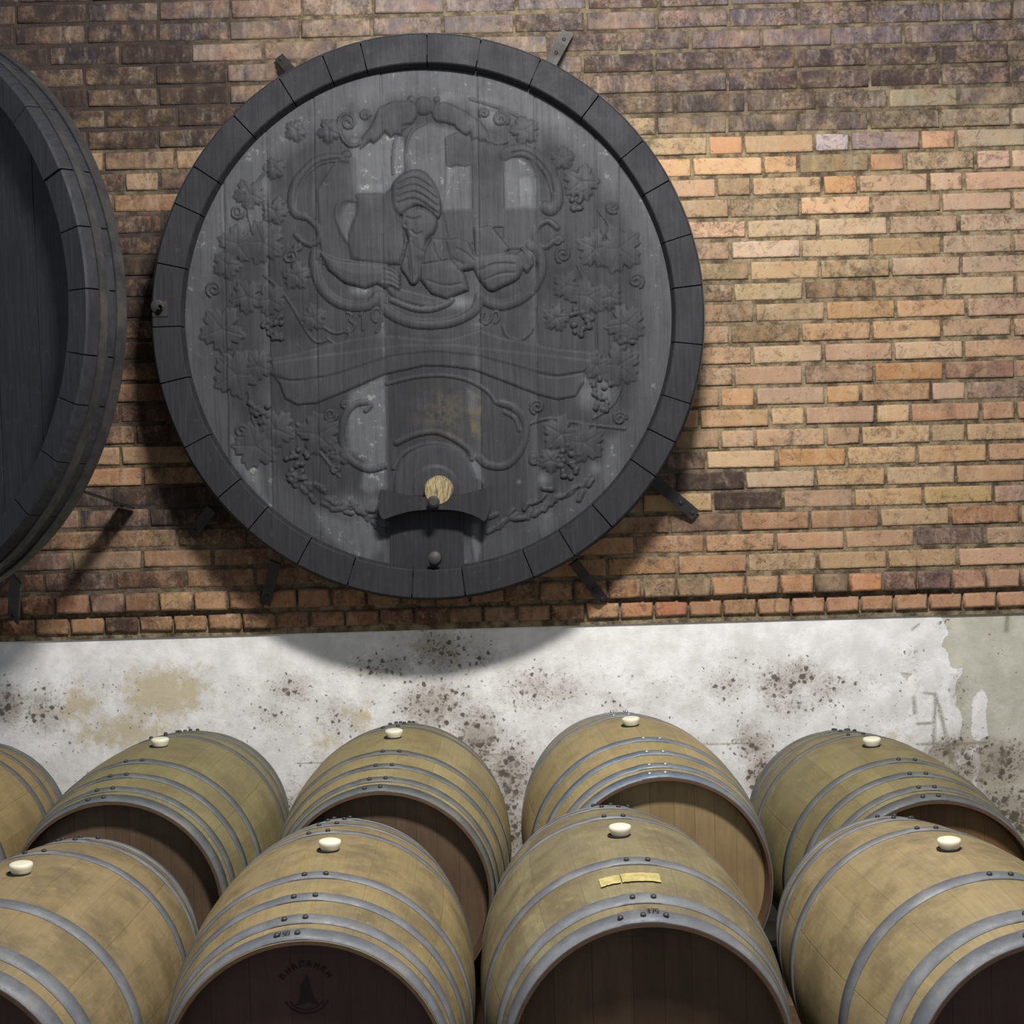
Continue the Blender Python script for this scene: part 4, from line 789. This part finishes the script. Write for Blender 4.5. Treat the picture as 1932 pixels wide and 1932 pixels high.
# fittings on the head; local coords of a pixel on the head
def lp(px_, py_): w = FH.w((px_, py_)); return (w[0]-CC.x, w[1]-CC.z)
def lpoly(pts): return [lp(*p) for p in pts]
b = MB(); b.prism(lpoly([(736, 968), (874, 966), (876, 1082), (737, 1088)]), YH-.010, YH+.002); 
o = obj('door_board', b.me('door_board'), M['cask2'], cask)
b = MB(); bt = crom([(722, 924), (745, 930), (780, 936), (824, 938), (868, 934), (900, 926), (924, 920)], False, 4); bt2 = crom([(926, 925), (926, 950), (917, 982), (900, 974), (868, 964), (824, 961), (780, 964), (748, 972), (725, 978), (717, 955), (719, 930)], False, 4)
b.prism(lpoly(list(bt)+list(bt2)), YH-.085, YH-.035)
o = obj('crossbar', b.me('crossbar'), M['cask2'], cask); autosmooth(o, 30)
b = MB(); b.prism(lpoly([(746, 936), (770, 938), (770, 962), (746, 968)]), YH-.036, YH); b.prism(lpoly([(876, 936), (900, 930), (900, 966), (876, 962)]), YH-.036, YH)
obj('crossbar_block', b.me('crossbar_block'), M['cask2'], cask)
x_, z_ = lp(829, 926); b = MB(); b.lathe([(.050, 0), (.049, .06), (.044, .075), (.02, .078)], 40, Matrix.Translation((x_, YH-.012, z_)) @ Matrix.Rotation(PI/2, 4, 'X'))
tag(autosmooth(obj('tap_hole_plug', b.me('tap_hole_plug'), M['cutwood'], cask), 30), 'pale raw wood plug')
x_, z_ = lp(821, 946); b = MB(); b.lathe([(.017, 0), (.017, .09), (.02, .094), (.020, .108), (.012, .114)], 24, Matrix.Translation((x_, YH-.012, z_)) @ Matrix.Rotation(PI/2, 4, 'X'))
autosmooth(obj('screw', b.me('screw'), M['iron'], cask), 30)
x_, z_ = lp(822, 1052); b = MB(); b.lathe([(.022, 0), (.022, .012), (.015, .02), (.015, .045), (.021, .05), (.021, .062), (.01, .068)], 28, Matrix.Translation((x_, YH-.008, z_)) @ Matrix.Rotation(PI/2, 4, 'X'))
autosmooth(obj('knob', b.me('knob'), M['iron'], cask), 30)
# hoop tightening bolt on the left edge
w = FH.w((300, 578)); w = at(300, 578, CY-.03); bx, bz = w.x-CC.x, w.z-CC.z
b = MB(); b.lathe([(.024, 0), (.026, .02), (.022, .034), (.014, .036)], 18, Matrix.Translation((bx-.012, .03, bz+.004)) @ Matrix.Rotation(PI/2, 4, 'X')); b.box(bx-.03, bx+.02, .0, .05, bz-.03, bz+.02)
o = autosmooth(obj('hoop_clamp', b.me('hoop_clamp'), M['iron'], cask), 35)
b = MB(); b.lathe([(.009, 0), (.009, .028)], 6, Matrix.Translation((bx+.002, -.0, bz-.002)) @ Matrix.Rotation(PI/2, 4, 'X'), cap1=False); b.lathe([(.005, .0), (.0085, .028)], 6, Matrix.Translation((bx+.002, 0, bz-.002)) @ Matrix.Rotation(PI/2, 4, 'X'), cap0=True, cap1=False)
obj('bolt', b.me('bolt'), M['strap'], o)
# iron straps from the cask to the wall
def strap(parent, cen, A, B, wd, holes, mat, name='wall_strap'):
    """A,B world points; flat bar with bolt heads lying near the wall"""
    A = Vector(A); B = Vector(B); d = (B-A); L = d.length; X_ = d.normalized(); Yv = Vector((0, 1, 0)); Z_ = X_.cross(Yv).normalized(); Y_ = Z_.cross(X_)
    Mx = Matrix(((X_.x, Y_.x, Z_.x, A.x), (X_.y, Y_.y, Z_.y, A.y), (X_.z, Y_.z, Z_.z, A.z), (0, 0, 0, 1)))
    pm = parent.matrix_world if False else Matrix.Translation(parent.location) @ parent.rotation_euler.to_matrix().to_4x4()
    Mx = pm.inverted() @ Mx; b = MB(); b.box(0, L, -.004, .004, -wd/2, wd/2, Mx)
    o = obj(name, b.me(name), mat, parent)
    for h in holes:
        bb = MB(); bb.lathe([(.007, 0), (.007, .004), (.004, .006)], 10, Mx @ Matrix.Translation((L*h, -.004, 0)) @ Matrix.Rotation(PI/2, 4, 'X')); obj('strap_bolt', bb.me('strap_bolt'), M['iron'], o)
    return o
def ws(px_, py_, y): p = at(px_, py_, y); return (p.x, p.y, p.z)
strap(cask, CC, ws(1030, 135, 4.76), ws(1071, 62, 4.855), .042, (.45, .8), M['strap'])
strap(cask, CC, ws(1215, 890, 4.76), ws(1312, 972, 4.855), .042, (.7, .93), M['iron'])
strap(cask, CC, ws(1082, 1060, 4.76), ws(1138, 1132, 4.858), .038, (.7, .93), M['iron'])
strap(cask, CC, ws(550, 135, 4.76), ws(527, 108, 4.858), .034, (.8,), M['iron'])
strap(cask, CC, ws(520, 1060, 4.76), ws(500, 1140, 4.858), .038, (.8,), M['iron'])
strap(cask, CC, ws(400, 960, 4.76), ws(362, 1010, 4.858), .038, (.8,), M['iron'])

# ------------------------------------------------------------------ second cask at the left edge, turned away
TH = -.4456
c2 = empty('plain_cask', (-1.979, 4.318, .503+CAMZ), TH)
tag(c2, 'huge black cask turned sideways, cut off by the left edge of the brick wall', 'cask')
autosmooth(obj('staves', cask_staves(32, .895, .90, .15, .918, .06, .16, 11), M['cask2'], c2), 30)
obj('inner_ring', ring_me(.895, .90, .93, .985, .012, .14), M['cask2'], c2)
obj('hoop', ring_me(.895, .90, 1.006, 1.012, .045, .085), M['iron'], c2)
obj('hoop', ring_me(.895, .90, 1.016, 1.022, .105, .145), M['iron'], c2)
b = MB()
ex = np.linspace(-.82, .82, 11)
for i in range(10):
    x0, x1 = ex[i]+.0015, ex[i+1]-.0015; xm = max(abs(x0), abs(x1)); zz = math.sqrt(max(.822**2-min(abs(x0), abs(x1))**2, .0001)); z2 = math.sqrt(max(.822**2-xm**2, .0001)) if xm < .822 else 0.01
    zl = math.sqrt(max(.822**2-x0*x0, .0001)); zr = math.sqrt(max(.822**2-x1*x1, .0001)); yo = random.uniform(-.003, .003)
    b.prism([(x0, -zl), (x1, -zr), (x1, zr), (x0, zl)], .055+yo, .085)
obj('head_boards', b.me('head_boards'), M['cask2'], c2)
def c2w(px_, py_, y): return ws(px_, py_, y)
strap(c2, CC, c2w(136, 920, 4.16), c2w(240, 955, 4.855), .055, (.9,), M['iron'])
strap(c2, CC, c2w(30, 1090, 4.3), c2w(25, 1168, 4.855), .05, (.9,), M['iron'])
strap(c2, CC, c2w(90, 185, 4.2), c2w(146, 262, 4.30), .03, (.9,), M['strap'])
